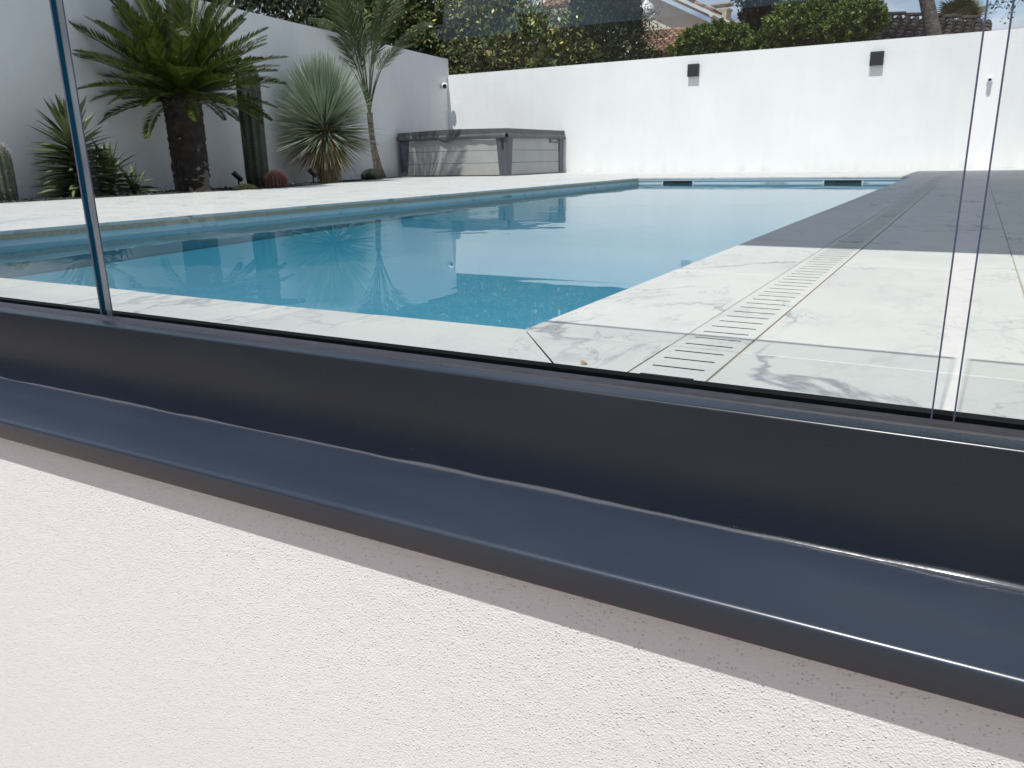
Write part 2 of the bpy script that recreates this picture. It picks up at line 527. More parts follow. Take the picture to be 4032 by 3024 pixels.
def add_obj(name, me, mat=None, parent=None, loc=None, rot=None, scale=None):
    o = bpy.data.objects.new(name, me)
    col.objects.link(o)
    if mat is not None and me is not None and len(me.materials) == 0:
        me.materials.append(mat)
    if parent is not None: o.parent = parent
    if loc is not None: o.location = loc
    if rot is not None: o.rotation_euler = rot
    if scale is not None: o.scale = scale
    return o


class MB:
    """collects shapes into one mesh"""
    def __init__(self):
        self.bm = bmesh.new()

    def box(self, x0, x1, y0, y1, z0, z1, mi=0):
        b = self.bm
        v = [b.verts.new(p) for p in ((x0, y0, z0), (x1, y0, z0), (x1, y1, z0), (x0, y1, z0),
                                      (x0, y0, z1), (x1, y0, z1), (x1, y1, z1), (x0, y1, z1))]
        fs = []
        for f in ((0, 3, 2, 1), (4, 5, 6, 7), (0, 1, 5, 4), (1, 2, 6, 5), (2, 3, 7, 6), (3, 0, 4, 7)):
            fc = b.faces.new([v[i] for i in f]); fc.material_index = mi; fs.append(fc)
        return fs

    def quad(self, pts, mi=0):
        f = self.bm.faces.new([self.bm.verts.new(p) for p in pts]); f.material_index = mi
        return f

    def prism(self, prof, x0, x1, closed=True, mi=0, smooth=False):
        """extrude a y,z profile along x"""
        b = self.bm
        a = [b.verts.new((x0, y, z)) for y, z in prof]
        c = [b.verts.new((x1, y, z)) for y, z in prof]
        n = len(prof)
        for i in range(n if closed else n - 1):
            j = (i + 1) % n
            f = b.faces.new((a[i], a[j], c[j], c[i])); f.material_index = mi; f.smooth = smooth
        if closed:
            b.faces.new(a[::-1]).material_index = mi; b.faces.new(c).material_index = mi

    def tube(self, pts, radii, seg=8, caps=True, mi=0, smooth=True):
        b = self.bm
        rings = []
        n = len(pts)
        for i, p in enumerate(pts):
            p = Vector(p)
            d = (Vector(pts[min(i + 1, n - 1)]) - Vector(pts[max(i - 1, 0)]))
            d = d.normalized() if d.length > 1e-9 else Vector((0, 0, 1))
            u = d.cross(Vector((0, 0, 1)))
            if u.length < 1e-3: u = d.cross(Vector((1, 0, 0)))
            u.normalize(); w = d.cross(u)
            r = radii[i] if hasattr(radii, '__len__') else radii
            rings.append([b.verts.new(p + (u * math.cos(2 * math.pi * k / seg) + w * math.sin(2 * math.pi * k / seg)) * r) for k in range(seg)])
        for i in range(n - 1):
            for k in range(seg):
                f = b.faces.new((rings[i][k], rings[i][(k + 1) % seg], rings[i + 1][(k + 1) % seg], rings[i + 1][k]))
                f.material_index = mi; f.smooth = smooth
        if caps:
            b.faces.new(rings[0][::-1]).material_index = mi
            b.faces.new(rings[-1]).material_index = mi

    def lathe(self, prof, seg=24, mi=0, smooth=True, center=(0, 0, 0), rib=None):
        """prof = (radius, z); rib(angle, radius, z) -> radius"""
        b = self.bm
        rings = []
        cx, cy, cz = center
        for r, z in prof:
            rr = []
            for k in range(seg):
                a = 2 * math.pi * k / seg
                q = rib(a, r, z) if rib else r
                rr.append(b.verts.new((cx + q * math.cos(a), cy + q * math.sin(a), cz + z)))
            rings.append(rr)
        for i in range(len(rings) - 1):
            for k in range(seg):
                f = b.faces.new((rings[i][k], rings[i][(k + 1) % seg], rings[i + 1][(k + 1) % seg], rings[i + 1][k]))
                f.smooth = smooth; f.material_index = mi
        b.faces.new(rings[0][::-1]).material_index = mi
        f = b.faces.new(rings[-1]); f.material_index = mi; f.smooth = smooth

    def bevel(self, w, seg=2):
        bmesh.ops.bevel(self.bm, geom=list(self.bm.edges), offset=w, segments=seg, affect='EDGES', profile=0.6, clamp_overlap=True)

    def mesh(self, name, recalc=True):
        if recalc:
            bmesh.ops.recalc_face_normals(self.bm, faces=list(self.bm.faces))
        me = bpy.data.meshes.new(name)
        self.bm.to_mesh(me); self.bm.free()
        return me

    def build(self, name, mats, parent=None, loc=None, rot=None):
        me = self.mesh(name)
        for m in (mats if isinstance(mats, (list, tuple)) else [mats]):
            me.materials.append(m)
        return add_obj(name, me, None, parent, loc, rot)


def box_obj(name, dims, mat, parent=None, bev=0.0, seg=2):
    m = MB(); m.box(*dims)
    if bev: m.bevel(bev, seg)
    return m.build(name, mat, parent)


# ------------------------------------------------------------------ layout numbers (metres)
PX0, PX1 = -4.53, -0.712          # pool left / right inner edge
PY0, PY1 = 1.300, 11.90           # pool near / far inner edge
WATER_Z, FLOOR_Z = -0.085, -1.42
DR0, DR1 = -0.430, -0.307         # slotted drain row
BWALL_Y, BWALL_TOP = 16.50, 2.243
LW_TOP = 2.605


def lw_x(y):                       # pool-side face of the left wall
    return -11.10 + 0.139 * (16.5 - y)


def bed_x(y):                      # deck edge along the planting bed
    return -8.2 if y < 8.0 else -8.2 - (y - 8.0) * (2.2 / 5.8)


# ------------------------------------------------------------------ ground
def build_ground():
    m = MB()
    S = 260.0
    zu, zl = -0.06, -1.5
    y0 = 0.95
    m.quad([(-S, -S, zl), (S, -S, zl), (S, y0, zl), (-S, y0, zl)])
    m.quad([(-S, y0, zl), (S, y0, zl), (S, y0, zu), (-S, y0, zu)])
    a, b, c, d = PX0 - 0.02, PX1 + 0.02, PY0 - 0.02, PY1 + 0.02
    m.quad([(-S, y0, zu), (S, y0, zu), (S, c, zu), (-S, c, zu)])
    m.quad([(-S, c, zu), (a, c, zu), (a, d, zu), (-S, d, zu)])
    m.quad([(b, c, zu), (S, c, zu), (S, d, zu), (b, d, zu)])
    m.quad([(-S, d, zu), (S, d, zu), (S, S, zu), (-S, S, zu)])
    bmesh.ops.remove_doubles(m.bm, verts=list(m.bm.verts), dist=1e-5)
    o = m.build('ground', MAT['ground'])
    tag(o, kind='structure')


build_ground()


# ------------------------------------------------------------------ deck
def build_deck():
    deck = empty('pool_deck')
    tag(deck, kind='structure')
    g = MB()                                    # grout bed just under the tile tops
    zt, zb = -0.0035, -0.05
    g.box(bed_x(0) - 0.0, PX0 + 0.015, 0.94, 14.0, zb, zt)
    g.box(PX0 + 0.015, PX1 - 0.015, 0.94, PY0 - 0.015, zb, zt)
    g.box(PX1 - 0.015, DR0 + 0.008, 0.94, PY1 + 0.3, zb, zt)
    g.box(DR1 - 0.008, 6.0, 0.94, PY1 + 0.3, zb, zt)
    g.box(PX0 + 0.015, PX1 - 0.015, PY1 + 0.015, PY1 + 0.3, zb, zt)
    g.box(PX0 + 0.015, 6.0, PY1 + 0.3, BWALL_Y, zb, zt)
    g.box(-10.9, PX0 + 0.015, 14.0, BWALL_Y, zb, zt)
    # wedge by the slanting bed edge
    b = g.bm
    for z in (zt,):
        b.faces.new([b.verts.new(p) for p in ((-8.2, 8.0, z), (-8.2, 14.0, z), (-10.48, 14.0, z))])
    g.build('grout', MAT['grout'], deck)
    box_obj('drain_channel', (DR0 + 0.01, DR1 - 0.01, 0.94, PY1 + 0.3, -0.055, -0.045), MAT['channel_slot_shade'], deck)
    T = 0.02
    cache = {}

    def tile(x0, x1, y0, y1, name='tile'):
        j = 0.0016
        w, l = round(x1 - x0 - 2 * j, 4), round(y1 - y0 - 2 * j, 4)
        key = (w, l)
        if key not in cache:
            m = MB(); m.box(-w / 2, w / 2, -l / 2, l / 2, -T, 0)
            m.bevel(0.0012, 1)
            me = m.mesh('tile'); me.materials.append(MAT['marble']); cache[key] = me
        o = add_obj(name, cache[key], None, deck, ((x0 + x1) / 2, (y0 + y1) / 2, random.uniform(-0.0006, 0.0006)))
        o.rotation_euler = (0, 0, random.choice((0, math.pi)))
        return o

    def tilepoly(pts, name='tile'):
        m = MB()
        top = [m.bm.verts.new((x, y, 0)) for x, y in pts]
        bot = [m.bm.verts.new((x, y, -T)) for x, y in pts]
        m.bm.faces.new(top); m.bm.faces.new(bot[::-1])
        n = len(pts)
        for i in range(n):
            m.bm.faces.new((top[i], bot[i], bot[(i + 1) % n], top[(i + 1) % n]))
        m.build(name, MAT['marble'], deck)

    ov = 0.018                                  # nosing over the water
    # near coping row
    xs = [PX0 - 0.36, -4.0, -3.4, -2.8, -2.2, -1.9, -1.29, -1.10]
    yn = 0.94
    for a, c in zip(xs[:-1], xs[1:]):
        tile(a, c, yn, PY0 + ov, 'coping_tile')
    mx, my = PX1 - ov, PY0 + ov                 # mitred corner
    kx = 0.80                                   # slope of the mitre
    tilepoly([(-1.10, yn), (mx + kx * (my - yn), yn), (mx, my), (-1.10, my)], 'coping_tile')
    tilepoly([(mx + kx * (my - yn) + 0.004, yn), (DR0 - 0.0016, yn), (DR0 - 0.0016, 1.3045), (mx + kx * (my - 1.3045) + 0.004, 1.3045)], 'coping_tile')
    # right coping row
    y = 1.308
    while y < PY1 + 0.3:
        tile(mx, DR0, y, min(y + 0.92, PY1 + 0.3), 'coping_tile'); y += 0.92
    # slotted drain row
    L = 0.0557 * 11
    me = drain_tile_mesh(DR1 - DR0 - 0.004, L - 0.003, 11, 0.084, 0.0068, T)
    L2 = 0.0557 * 7
    me2 = drain_tile_mesh(DR1 - DR0 - 0.004, L2 - 0.003, 7, 0.084, 0.0068, T)
    add_obj('drain_tile', me2, None, deck, ((DR0 + DR1) / 2, 1.3045 - L2 / 2, 0))
    y = 1.3045
    while y < PY1 + 0.25:
        add_obj('drain_tile', me, None, deck, ((DR0 + DR1) / 2, y + L / 2, 0)); y += L
    # right field
    cols_x = [DR1, 0.131, 0.73, 1.33, 1.93, 2.53, 3.13, 3.73, 4.33, 4.93, 5.53]
    for i, (a, c) in enumerate(zip(cols_x[:-1], cols_x[1:])):
        y = 1.3045 - 1.2 + (0 if i % 2 == 0 else 0.0)
        while y < BWALL_Y - 0.02:
            y2 = min(y + 1.2, BWALL_Y)
            if y2 - max(y, 0.94) > 0.03:
                tile(a, c, max(y, 0.94), y2)
            y += 1.2
    # left coping + field
    y = 0.94
    lx = PX0 + ov
    while y < PY1 + 0.3:
        tile(lx - 0.34, lx, y, min(y + 0.9, PY1 + 0.3), 'coping_tile'); y += 0.9
    xcols = [lx - 0.34 - 0.6 * k for k in range(0, 7)]
    for i, (c, a) in enumerate(zip(xcols[:-1], xcols[1:])):
        a = max(a, -8.2)
        if c - a < 0.05: continue
        y = 0.94
        while y < 14.0:
            tile(a, c, y, min(y + 1.2, 14.0)); y += 1.2
    # far coping and field
    x = lx
    while x < mx - 0.02:
        tile(x, min(x + 0.9, mx), PY1 - ov, PY1 + 0.3, 'coping_tile'); x += 0.9
    x = lx - 0.34
    while x < DR1 - 0.01:
        x2 = min(x + 0.6, DR1)
        y = PY1 + 0.3
        while y < BWALL_Y - 0.01:
            tile(x, x2, y, min(y + 1.2, BWALL_Y)); y += 1.2
        x = x2
    # strip in front of the hot tub and along the slanting bed edge
    y = 8.0
    while y < 13.79:
        y2 = min(y + 1.2, 13.8)
        x = -8.2
        while x > bed_x(y2) - 0.01:
            xa = max(x - 0.6, -11)
            pts = []
            xl0, xl1 = max(xa, bed_x(y)), max(xa, bed_x(y2))
            if xl1 < x - 0.02:
                if xl0 < x - 0.02:
                    pts = [(xl0 + .002, y + .002), (x - .002, y + .002), (x - .002, y2 - .002), (xl1 + .002, y2 - .002)]
                else:
                    # bed edge crosses this cell: find where it meets the right side
                    yc = 8.0 + (-8.2 - x) * 5.8 / 2.2
                    pts = [(x - .002, max(y, yc) + .002), (x - .002, y2 - .002), (xl1 + .002, y2 - .002)]
                tilepoly(pts)
            x -= 0.6
        y = y2
    for x0 in np.arange(-10.7, lx - 0.36, 0.6):
        tile(x0, min(x0 + 0.6, lx - 0.34), 14.0, 15.2); tile(x0, min(x0 + 0.6, lx - 0.34), 15.2, BWALL_Y)


def drain_tile_mesh(w, l, n, sl, sw, T):
    m = MB(); b = m.bm
    xs = [-w / 2, -sl / 2, sl / 2, w / 2]
    pitch = l / n
    ys = [-l / 2]
    for i in range(n):
        c = -l / 2 + pitch * (i + 0.5)
        ys += [c - sw / 2, c + sw / 2]
    ys.append(l / 2)
    V = [[b.verts.new((x, y, 0)) for x in xs] for y in ys]
    W = [[b.verts.new((x, y, -T)) for x in xs] for y in ys]
    ny = len(ys)
    for j in range(ny - 1):
        for i in range(3):
            if i == 1 and j % 2 == 1:
                for (p, q) in (((j, 1), (j, 2)), ((j, 2), (j + 1, 2)), ((j + 1, 2), (j + 1, 1)), ((j + 1, 1), (j, 1))):
                    b.faces.new((V[p[0]][p[1]], V[q[0]][q[1]], W[q[0]][q[1]], W[p[0]][p[1]])).material_index = 1  # marble slot walls coloured dark in place of shade
                continue
            b.faces.new((V[j][i], V[j][i + 1], V[j + 1][i + 1], V[j + 1][i]))
    for j in range(ny - 1):
        for i in (0, 3):
            b.faces.new((V[j][i], V[j + 1][i], W[j + 1][i], W[j][i]))
    for j in (0, ny - 1):
        for i in range(3):
            b.faces.new((V[j][i], V[j][i + 1], W[j][i + 1], W[j][i]))
    me = m.mesh('drain_tile'); me.materials.append(MAT['marble']); me.materials.append(MAT['channel_slot_shade'])
    return me


build_deck()


# ------------------------------------------------------------------ pool
def build_pool():
    pool = empty('swimming_pool')
    tag(pool, 'rectangular swimming pool with pale blue lining set into the marble deck', 'pool')
    m = MB()
    zt = -0.021
    x0, x1, y0, y1 = PX0, PX1, PY0, PY1
    n = 0
    m.quad([(x0, y0, FLOOR_Z), (x1, y0, FLOOR_Z), (x1, y1, FLOOR_Z), (x0, y1, FLOOR_Z)])
    m.quad([(x0, y0, zt), (x0, y0, FLOOR_Z), (x0, y1, FLOOR_Z), (x0, y1, zt)])
    m.quad([(x1, y0, zt), (x1, y1, zt), (x1, y1, FLOOR_Z), (x1, y0, FLOOR_Z)])
    m.quad([(x0, y0, zt), (x1, y0, zt), (x1, y0, FLOOR_Z), (x0, y0, FLOOR_Z)])
    # far wall with two skimmer openings
    op = [(-4.12, -3.66), (-1.80, -1.32)]
    zo = -0.17
    xs = [x0, op[0][0], op[0][1], op[1][0], op[1][1], x1]
    m.quad([(x0, y1, zo), (x0, y1, FLOOR_Z), (x1, y1, FLOOR_Z), (x1, y1, zo)])
    for i in (0, 2, 4):
        m.quad([(xs[i], y1, zt), (xs[i], y1, zo), (xs[i + 1], y1, zo), (xs[i + 1], y1, zt)])
    me = bpy.data.meshes.new('lining')
    for f in m.bm.faces:
        c = f.calc_center_median()
        cen = Vector(((x0 + x1) / 2, (y0 + y1) / 2, -0.6))
        if f.normal.length == 0: f.normal_update()
    bmesh.ops.recalc_face_normals(m.bm, faces=list(m.bm.faces))
    m.bm.to_mesh(me); m.bm.free()
    me.materials.append(MAT['liner'])
    ln = add_obj('lining', me, None, pool)
    ln.cycles.is_caustics_receiver = True
    # dark inner lip of the lining rail under the coping
    r = MB()
    r.box(x0, x0 + 0.012, y0, y1, -0.040, -0.0215)
    r.box(x0 + 0.012, x1 - 0.012, y1 - 0.012, y1, -0.040, -0.0215)
    r.build('lining_rail', MAT['skimmer_white'], pool)
    for a, c in op:
        s = MB()
        y2 = y1 + 0.22
        s.box(a, c, y1 + 0.04, y2, zo, zt - 0.002)
        sk = s.build('skimmer', MAT['skimmer'], pool)
        for q0, q1 in ((a - 0.022, a), (c, c + 0.022)):
            box_obj('frame_post', (q0, q1, y1 - 0.008, y1 + 0.04, zo, zt - 0.001), MAT['skimmer_white'], sk)
        t = MB()
        t.box(a + 0.14, c - 0.06, y1 + 0.02, y1 + 0.04, -0.075, -0.045)
        t.build('flap', simple('skimmer_flap', (0.02, 0.022, 0.026), 0.5), sk)
    # water surface
    nx, ny = 24, 60
    X = np.linspace(x0, x1, nx); Yv = np.linspace(y0, y1, ny)
    V = np.array([(a, b, WATER_Z) for b in Yv for a in X])
    Fc = [(j * nx + i, j * nx + i + 1, (j + 1) * nx + i + 1, (j + 1) * nx + i) for j in range(ny - 1) for i in range(nx - 1)]
    w = add_obj('water', np_mesh('water', V, Fc, True), MAT['water'])
    tag(w, kind='structure')
    w.cycles.is_caustics_caster = True


build_pool()


# ------------------------------------------------------------------ boundary walls
def build_walls():
    m = MB()
    m.box(-11.30, 9.0, BWALL_Y, BWALL_Y + 0.2, -0.06, BWALL_TOP)
    o = m.build('boundary_wall', MAT['wall'])
    tag(o, 'long low white rendered wall with two black square lamps, in full sun', 'wall')
    m = MB()
    ya, yb = 1.0, 16.60
    p = [(lw_x(ya), ya), (lw_x(yb), yb), (lw_x(yb) - 0.2, yb), (lw_x(ya) - 0.2, ya)]
    b = m.bm
    t = [b.verts.new((x, y, LW_TOP)) for x, y in p]; q = [b.verts.new((x, y, -0.06)) for x, y in p]
    b.faces.new(t); b.faces.new(q[::-1])
    for i in range(4): b.faces.new((t[i], q[i], q[(i + 1) % 4], t[(i + 1) % 4]))
    o = m.build('boundary_wall', MAT['wall'])
    tag(o, 'taller white rendered wall in shade behind the palms and yuccas', 'wall')


build_walls()


# ------------------------------------------------------------------ front wall, coping and glass balustrade
RX0, RX1 = -6.5, 3.6


def build_front():
    w = empty('retaining_wall', (0, 0.7, -1.5))
    tag(w, 'rough white rendered low wall under the dark metal coping', 'wall')
    m = MB(); m.box(RX0, RX1, 0.677, 0.93, -1.5, -0.098)
    o = m.build('render_face', MAT['roughcast']); o.parent = w; o.matrix_parent_inverse = w.matrix_world.inverted(); o.location = (0, 0, 0)
    o.parent = w
    o.matrix_parent_inverse = Matrix.Translation((0, -0.7, 1.5))
    prof = []
    yf, zt, zb, th, r = 0.649, -0.077, -0.111, 0.003, 0.006
    prof.append((0.805, zt + 0.002))
    for k in range(9):
        a = math.pi / 2 + k / 8 * math.pi / 2
        prof.append((yf + r + r * math.cos(a), zt - r + r * math.sin(a)))
    prof += [(yf, zb + 0.002), (yf + 0.001, zb), (yf + th, zb), (yf + th, zt - 0.018), (0.805, zt - 0.018)]
    m = MB(); m.prism(prof, RX0, RX1)
    o = m.build('metal_coping', MAT['coping'])
    for p in o.data.polygons: p.use_smooth = True
    o.data.set_sharp_from_angle(angle=math.radians(40))
    o.parent = w; o.matrix_parent_inverse = Matrix.Translation((0, -0.7, 1.5))

    g = empty('glass_balustrade', (0, 0.88, -0.077))
    inv = Matrix.Translation((0, -0.88, 0.077))
    tag(g, 'frameless glass balustrade held in a dark metal base channel', 'balustrade')

    def part(mb, name, mats, par=g):
        o = mb.build(name, mats, None)
        o.parent = par
        o.matrix_parent_inverse = inv if par is g else par.matrix_world.inverted()
        return o
    # base channel: front wall, floor, lower back wall
    m = MB()
    r = 0.0035
    zc = 0.060
    prof = [(0.800, -0.085), (0.800, zc - r), (0.8003, zc - r * 0.62), (0.8010, zc - r * 0.29), (0.8022, zc - r * 0.07), (0.8035, zc), (0.829, zc - 0.0005), (0.829, -0.03), (0.908, -0.03), (0.908, 0.048), (0.931, 0.048), (0.931, -0.085)]
    m.prism(prof, RX0, RX1)
    o = part(m, 'base_channel', MAT['anthracite'])
    for p in o.data.polygons: p.use_smooth = True
    o.data.set_sharp_from_angle(angle=math.radians(40))
    # front gasket with a ribbed top
    m = MB()
    prof = [(0.8295, 0.0), (0.8295, 0.0575), (0.834, 0.0605), (0.840, 0.0590), (0.846, 0.0610), (0.853, 0.0590), (0.860, 0.0605), (0.866, 0.0570), (0.8665, 0.0)]
    m.prism(prof, RX0, RX1)
    part(m, 'gasket', MAT['rubber'])
    m = MB(); m.box(RX0, RX1, 0.8672, 0.8772, 0.0, 0.046)
    part(m, 'recess_shade_strip', MAT['black'])  # black strip stands in for shade in the gap before the glass
    m = MB(); m.prism([(0.8907, 0.0), (0.8907, 0.057), (0.899, 0.060), (0.9075, 0.056), (0.9075, 0.0)], RX0, RX1)
    part(m, 'gasket', MAT['black'])
    # glass panels
    yg, t = 0.878, 0.0125
    ratio_gap = 0.0165
    jl, jr = -1.580 * yg, -0.008
    edges = [(-6.3, -4.160), (-4.142, jl - 0.0), (jl + ratio_gap, jr), (jr + 0.0185, 1.38), (1.40, 2.78)]
    ztop = 1.155
    for a, c in edges:
        m = MB()
        m.box(a, c, yg, yg + t, 0.012, ztop)
        m.bevel(0.0016, 1)
        bmesh.ops.recalc_face_normals(m.bm, faces=list(m.bm.faces))
        for f in m.bm.faces:
            n = f.normal
            f.material_index = 0 if abs(n.y) > 0.9 else (1 if n.x > 0.9 or n.z < -0.5 else 2 if n.x < -0.9 or n.z > 0.5 else 3)
        part(m, 'glass_panel', [MAT['glass'], MAT['glass_edge'], MAT['glass_edge_lit'], MAT['glass_arris']])
    # sealant bead along the foot of the channel, uneven like a hand-drawn bead
    pts, rad = [], []
    n = 420
    for i in range(n):
        x = RX0 + (RX1 - RX0) * i / (n - 1)
        wv = 0.0006 * math.sin(x * 5.1) + 0.0007 * math.sin(x * 13.7 + 1) + 0.0006 * math.sin(x * 41.0) + random.uniform(-0.0004, 0.0004)
        pts.append((x, 0.7985 - abs(wv) * 0.8, -0.0755 + wv * 0.6))
        rad.append(0.0032 + 0.0008 * math.sin(x * 3.3 + 2) + 0.0007 * math.sin(x * 9.1) + 0.0005 * math.sin(x * 29.0) + random.uniform(0, 0.0003))
    m = MB(); m.tube(pts, rad, 8)
    part(m, 'sealant_bead', MAT['sealant'])


build_front()


# ------------------------------------------------------------------ canopy over the right-hand terrace (shades it, above the frame)
def build_canopy():
    c = empty('patio_canopy', (4.6, 8.0, 0))
    tag(c, 'flat white patio canopy on posts shading the terrace beside the pool', 'canopy')
    wp = MAT['white_paint']

    def part(o):
        o.parent = c; o.matrix_parent_inverse = Matrix.Translation((-4.6, -8.0, 0)); return o
    part(box_obj('roof_slab', (-0.88, 7.0, 1.49, 13.6, 3.2, 3.42), wp, None, 0.01))
    for y in (1.9, 7.5, 13.2):
        part(box_obj('post', (5.2, 5.38, y - 0.09, y + 0.09, 0.004, 3.2), wp, None, 0.006))


build_canopy()

# ------------------------------------------------------------------ hot tub
def build_tub():
    X0, X1, Y0, Y1 = -10.62, -8.05, 13.95, 16.45
    t = empty('hot_tub', ((X0 + X1) / 2, (Y0 + Y1) / 2, 0))
    inv = Matrix.Translation((-(X0 + X1) / 2, -(Y0 + Y1) / 2, 0))
    tag(t, 'square hot tub with pale grey boards, dark corner posts and folded grey cover', 'hot tub')
    board = simple('tub_board', (0.335, 0.34, 0.335), 0.6, noise=0.06, nscale=4)
    post = simple('tub_post', (0.075, 0.075, 0.095), 0.5, noise=0.08, nscale=4)
    vinyl = simple('tub_cover_vinyl', (0.085, 0.083, 0.088), 0.55, noise=0.12, nscale=7, bump=0.3, bscale=18, bdist=0.01)
    core = simple('tub_base', (0.05, 0.05, 0.055), 0.6)

    def P(o):
        o.parent = t; o.matrix_parent_inverse = inv; return o
    P(box_obj('shell', (X0 + 0.04, X1 - 0.04, Y0 + 0.04, Y1 - 0.04, 0.004, 0.78), core))
    hs = [0.012, 0.252, 0.492, 0.75]
    for i in range(3):
        z0, z1 = hs[i] + 0.003, hs[i + 1] - 0.003
        off = 0.012 - 0.004 * i
        P(box_obj('board', (X0 + 0.12, X1 - 0.14, Y0 - off * 0.4, Y0 + 0.04, z0, z1), board, None, 0.004))
        P(box_obj('board', (X1 - 0.04, X1 + off * 0.4, Y0 + 0.14, Y1 - 0.12, z0, z1), board, None, 0.004))

    def corner(cx, cy, sx, sy, wt, wb):
        """tapered corner post, rounded, wider at the top"""
        m = MB(); b = m.bm
        rings = []
        for k in range(6):
            f = k / 5
            z = 0.006 + f * 0.735
            w = wb + (wt - wb) * f
            o = 0.02 + 0.012 * f
            pts = [(-o, w), (-o, 0.03), (-o + 0.012, -o + 0.014), (0.03, -o), (w, -o), (w, 0.045), (0.045, 0.045), (0.045, w)]
            rings.append([b.verts.new((cx + sx * x, cy + sy * y, z)) for x, y in pts])
        n = len(rings[0])
        for i in range(5):
            for k in range(n):
                b.faces.new((rings[i][k], rings[i][(k + 1) % n], rings[i + 1][(k + 1) % n], rings[i + 1][k]))
        b.faces.new(rings[0]); b.faces.new(rings[-1])
        return P(m.build('corner_post', post))
    cp = corner(X1, Y0, -1, 1, 0.215, 0.15)
    corner(X0, Y0, 1, 1, 0.215, 0.15)
    corner(X1, Y1, -1, -1, 0.20, 0.20)
    # latch hanging on the near post
    m = MB()
    m.box(X1 - 0.085, X1 - 0.045, Y0 - 0.047, Y0 - 0.036, 0.52, 0.70)
    m.bevel(0.004)
    l = m.build('latch', simple('latch_black', (0.02, 0.02, 0.022), 0.4)); P(l)
    # cover: two foam halves that meet along a fold, plus a sagging skirt
    xm = (X0 + X1) / 2
    for a, c in ((X0 - 0.045, xm - 0.004), (xm + 0.004, X1 + 0.045)):
        m = MB(); b = m.bm
        hi_a = 0.86 if a < xm - 0.1 else 0.905
        zA, zB = (0.885, 0.92) if a < xm - 0.1 else (0.92, 0.90)
        v = []
        for x, z in ((a, zA), (c, zB)):
            for y in (Y0 - 0.045, Y1 + 0.03):
                v.append((b.verts.new((x, y, 0.795)), b.verts.new((x, y, z))))
        (a0, a1), (b0, b1), (c0, c1), (d0, d1) = v
        for f in ((a0, b0, d0, c0), (a1, c1, d1, b1), (a0, c0, c1, a1), (b0, b1, d1, d0), (a0, a1, b1, b0), (c0, d0, d1, c1)):
            b.faces.new(f)
        m.bevel(0.012, 2)
        P(m.build('cover_half', vinyl))

    def skirt(p0, p1, drop, nm='cover_skirt'):
        m = MB(); b = m.bm
        n = 40
        p0, p1 = Vector(p0), Vector(p1)
        d = (p1 - p0); L = d.length; d /= L
        nrm = Vector((d.y, -d.x, 0))
        prev = None
        for i in range(n + 1):
            f = i / n
            rows = []
            for k, h in enumerate((0.0, 0.35, 0.7, 1.0)):
                dz = drop(f)
                o = 0.006 * math.sin(f * 46) * h + 0.010 * math.sin(h * 3.0) + 0.004 * math.sin(f * 17 + h * 4)
                q = p0 + d * (L * f) + nrm * o
                rows.append(b.verts.new((q.x, q.y, 0.806 - dz * h)))
            if prev:
                for k in range(3):
                    fc = b.faces.new((prev[k], rows[k], rows[k + 1], prev[k + 1])); fc.smooth = True
            prev = rows
        o = m.build(nm, vinyl)
        md = o.modifiers.new('thick', 'SOLIDIFY'); md.thickness = 0.006
        return P(o)
    skirt((X0 - 0.05, Y0 - 0.05, 0), (X1 + 0.02, Y0 - 0.05, 0), lambda f: 0.080 + 0.050 * math.exp(-((f - 0.47) / 0.05) ** 2) + 0.015 * math.sin(f * 9) ** 2)
    skirt((X1 + 0.05, Y0 - 0.02, 0), (X1 + 0.05, Y1 + 0.03, 0), lambda f: 0.085 + 0.008 * math.sin(f * 7))
    # control plate near the far corner
    m = MB(); m.box(X1 + 0.004, X1 + 0.022, Y1 - 0.64, Y1 - 0.13, 0.64, 0.735); m.bevel(0.008)
    pl = P(m.build('control_plate', post))
    m = MB(); m.box(X1 + 0.0225, X1 + 0.025, Y1 - 0.56, Y1 - 0.34, 0.675, 0.705)
    o = m.build('badge', simple('badge_grey', (0.35, 0.36, 0.38), 0.4)); o.parent = pl; o.matrix_parent_inverse = pl.matrix_world.inverted() if False else Matrix.Identity(4)


build_tub()


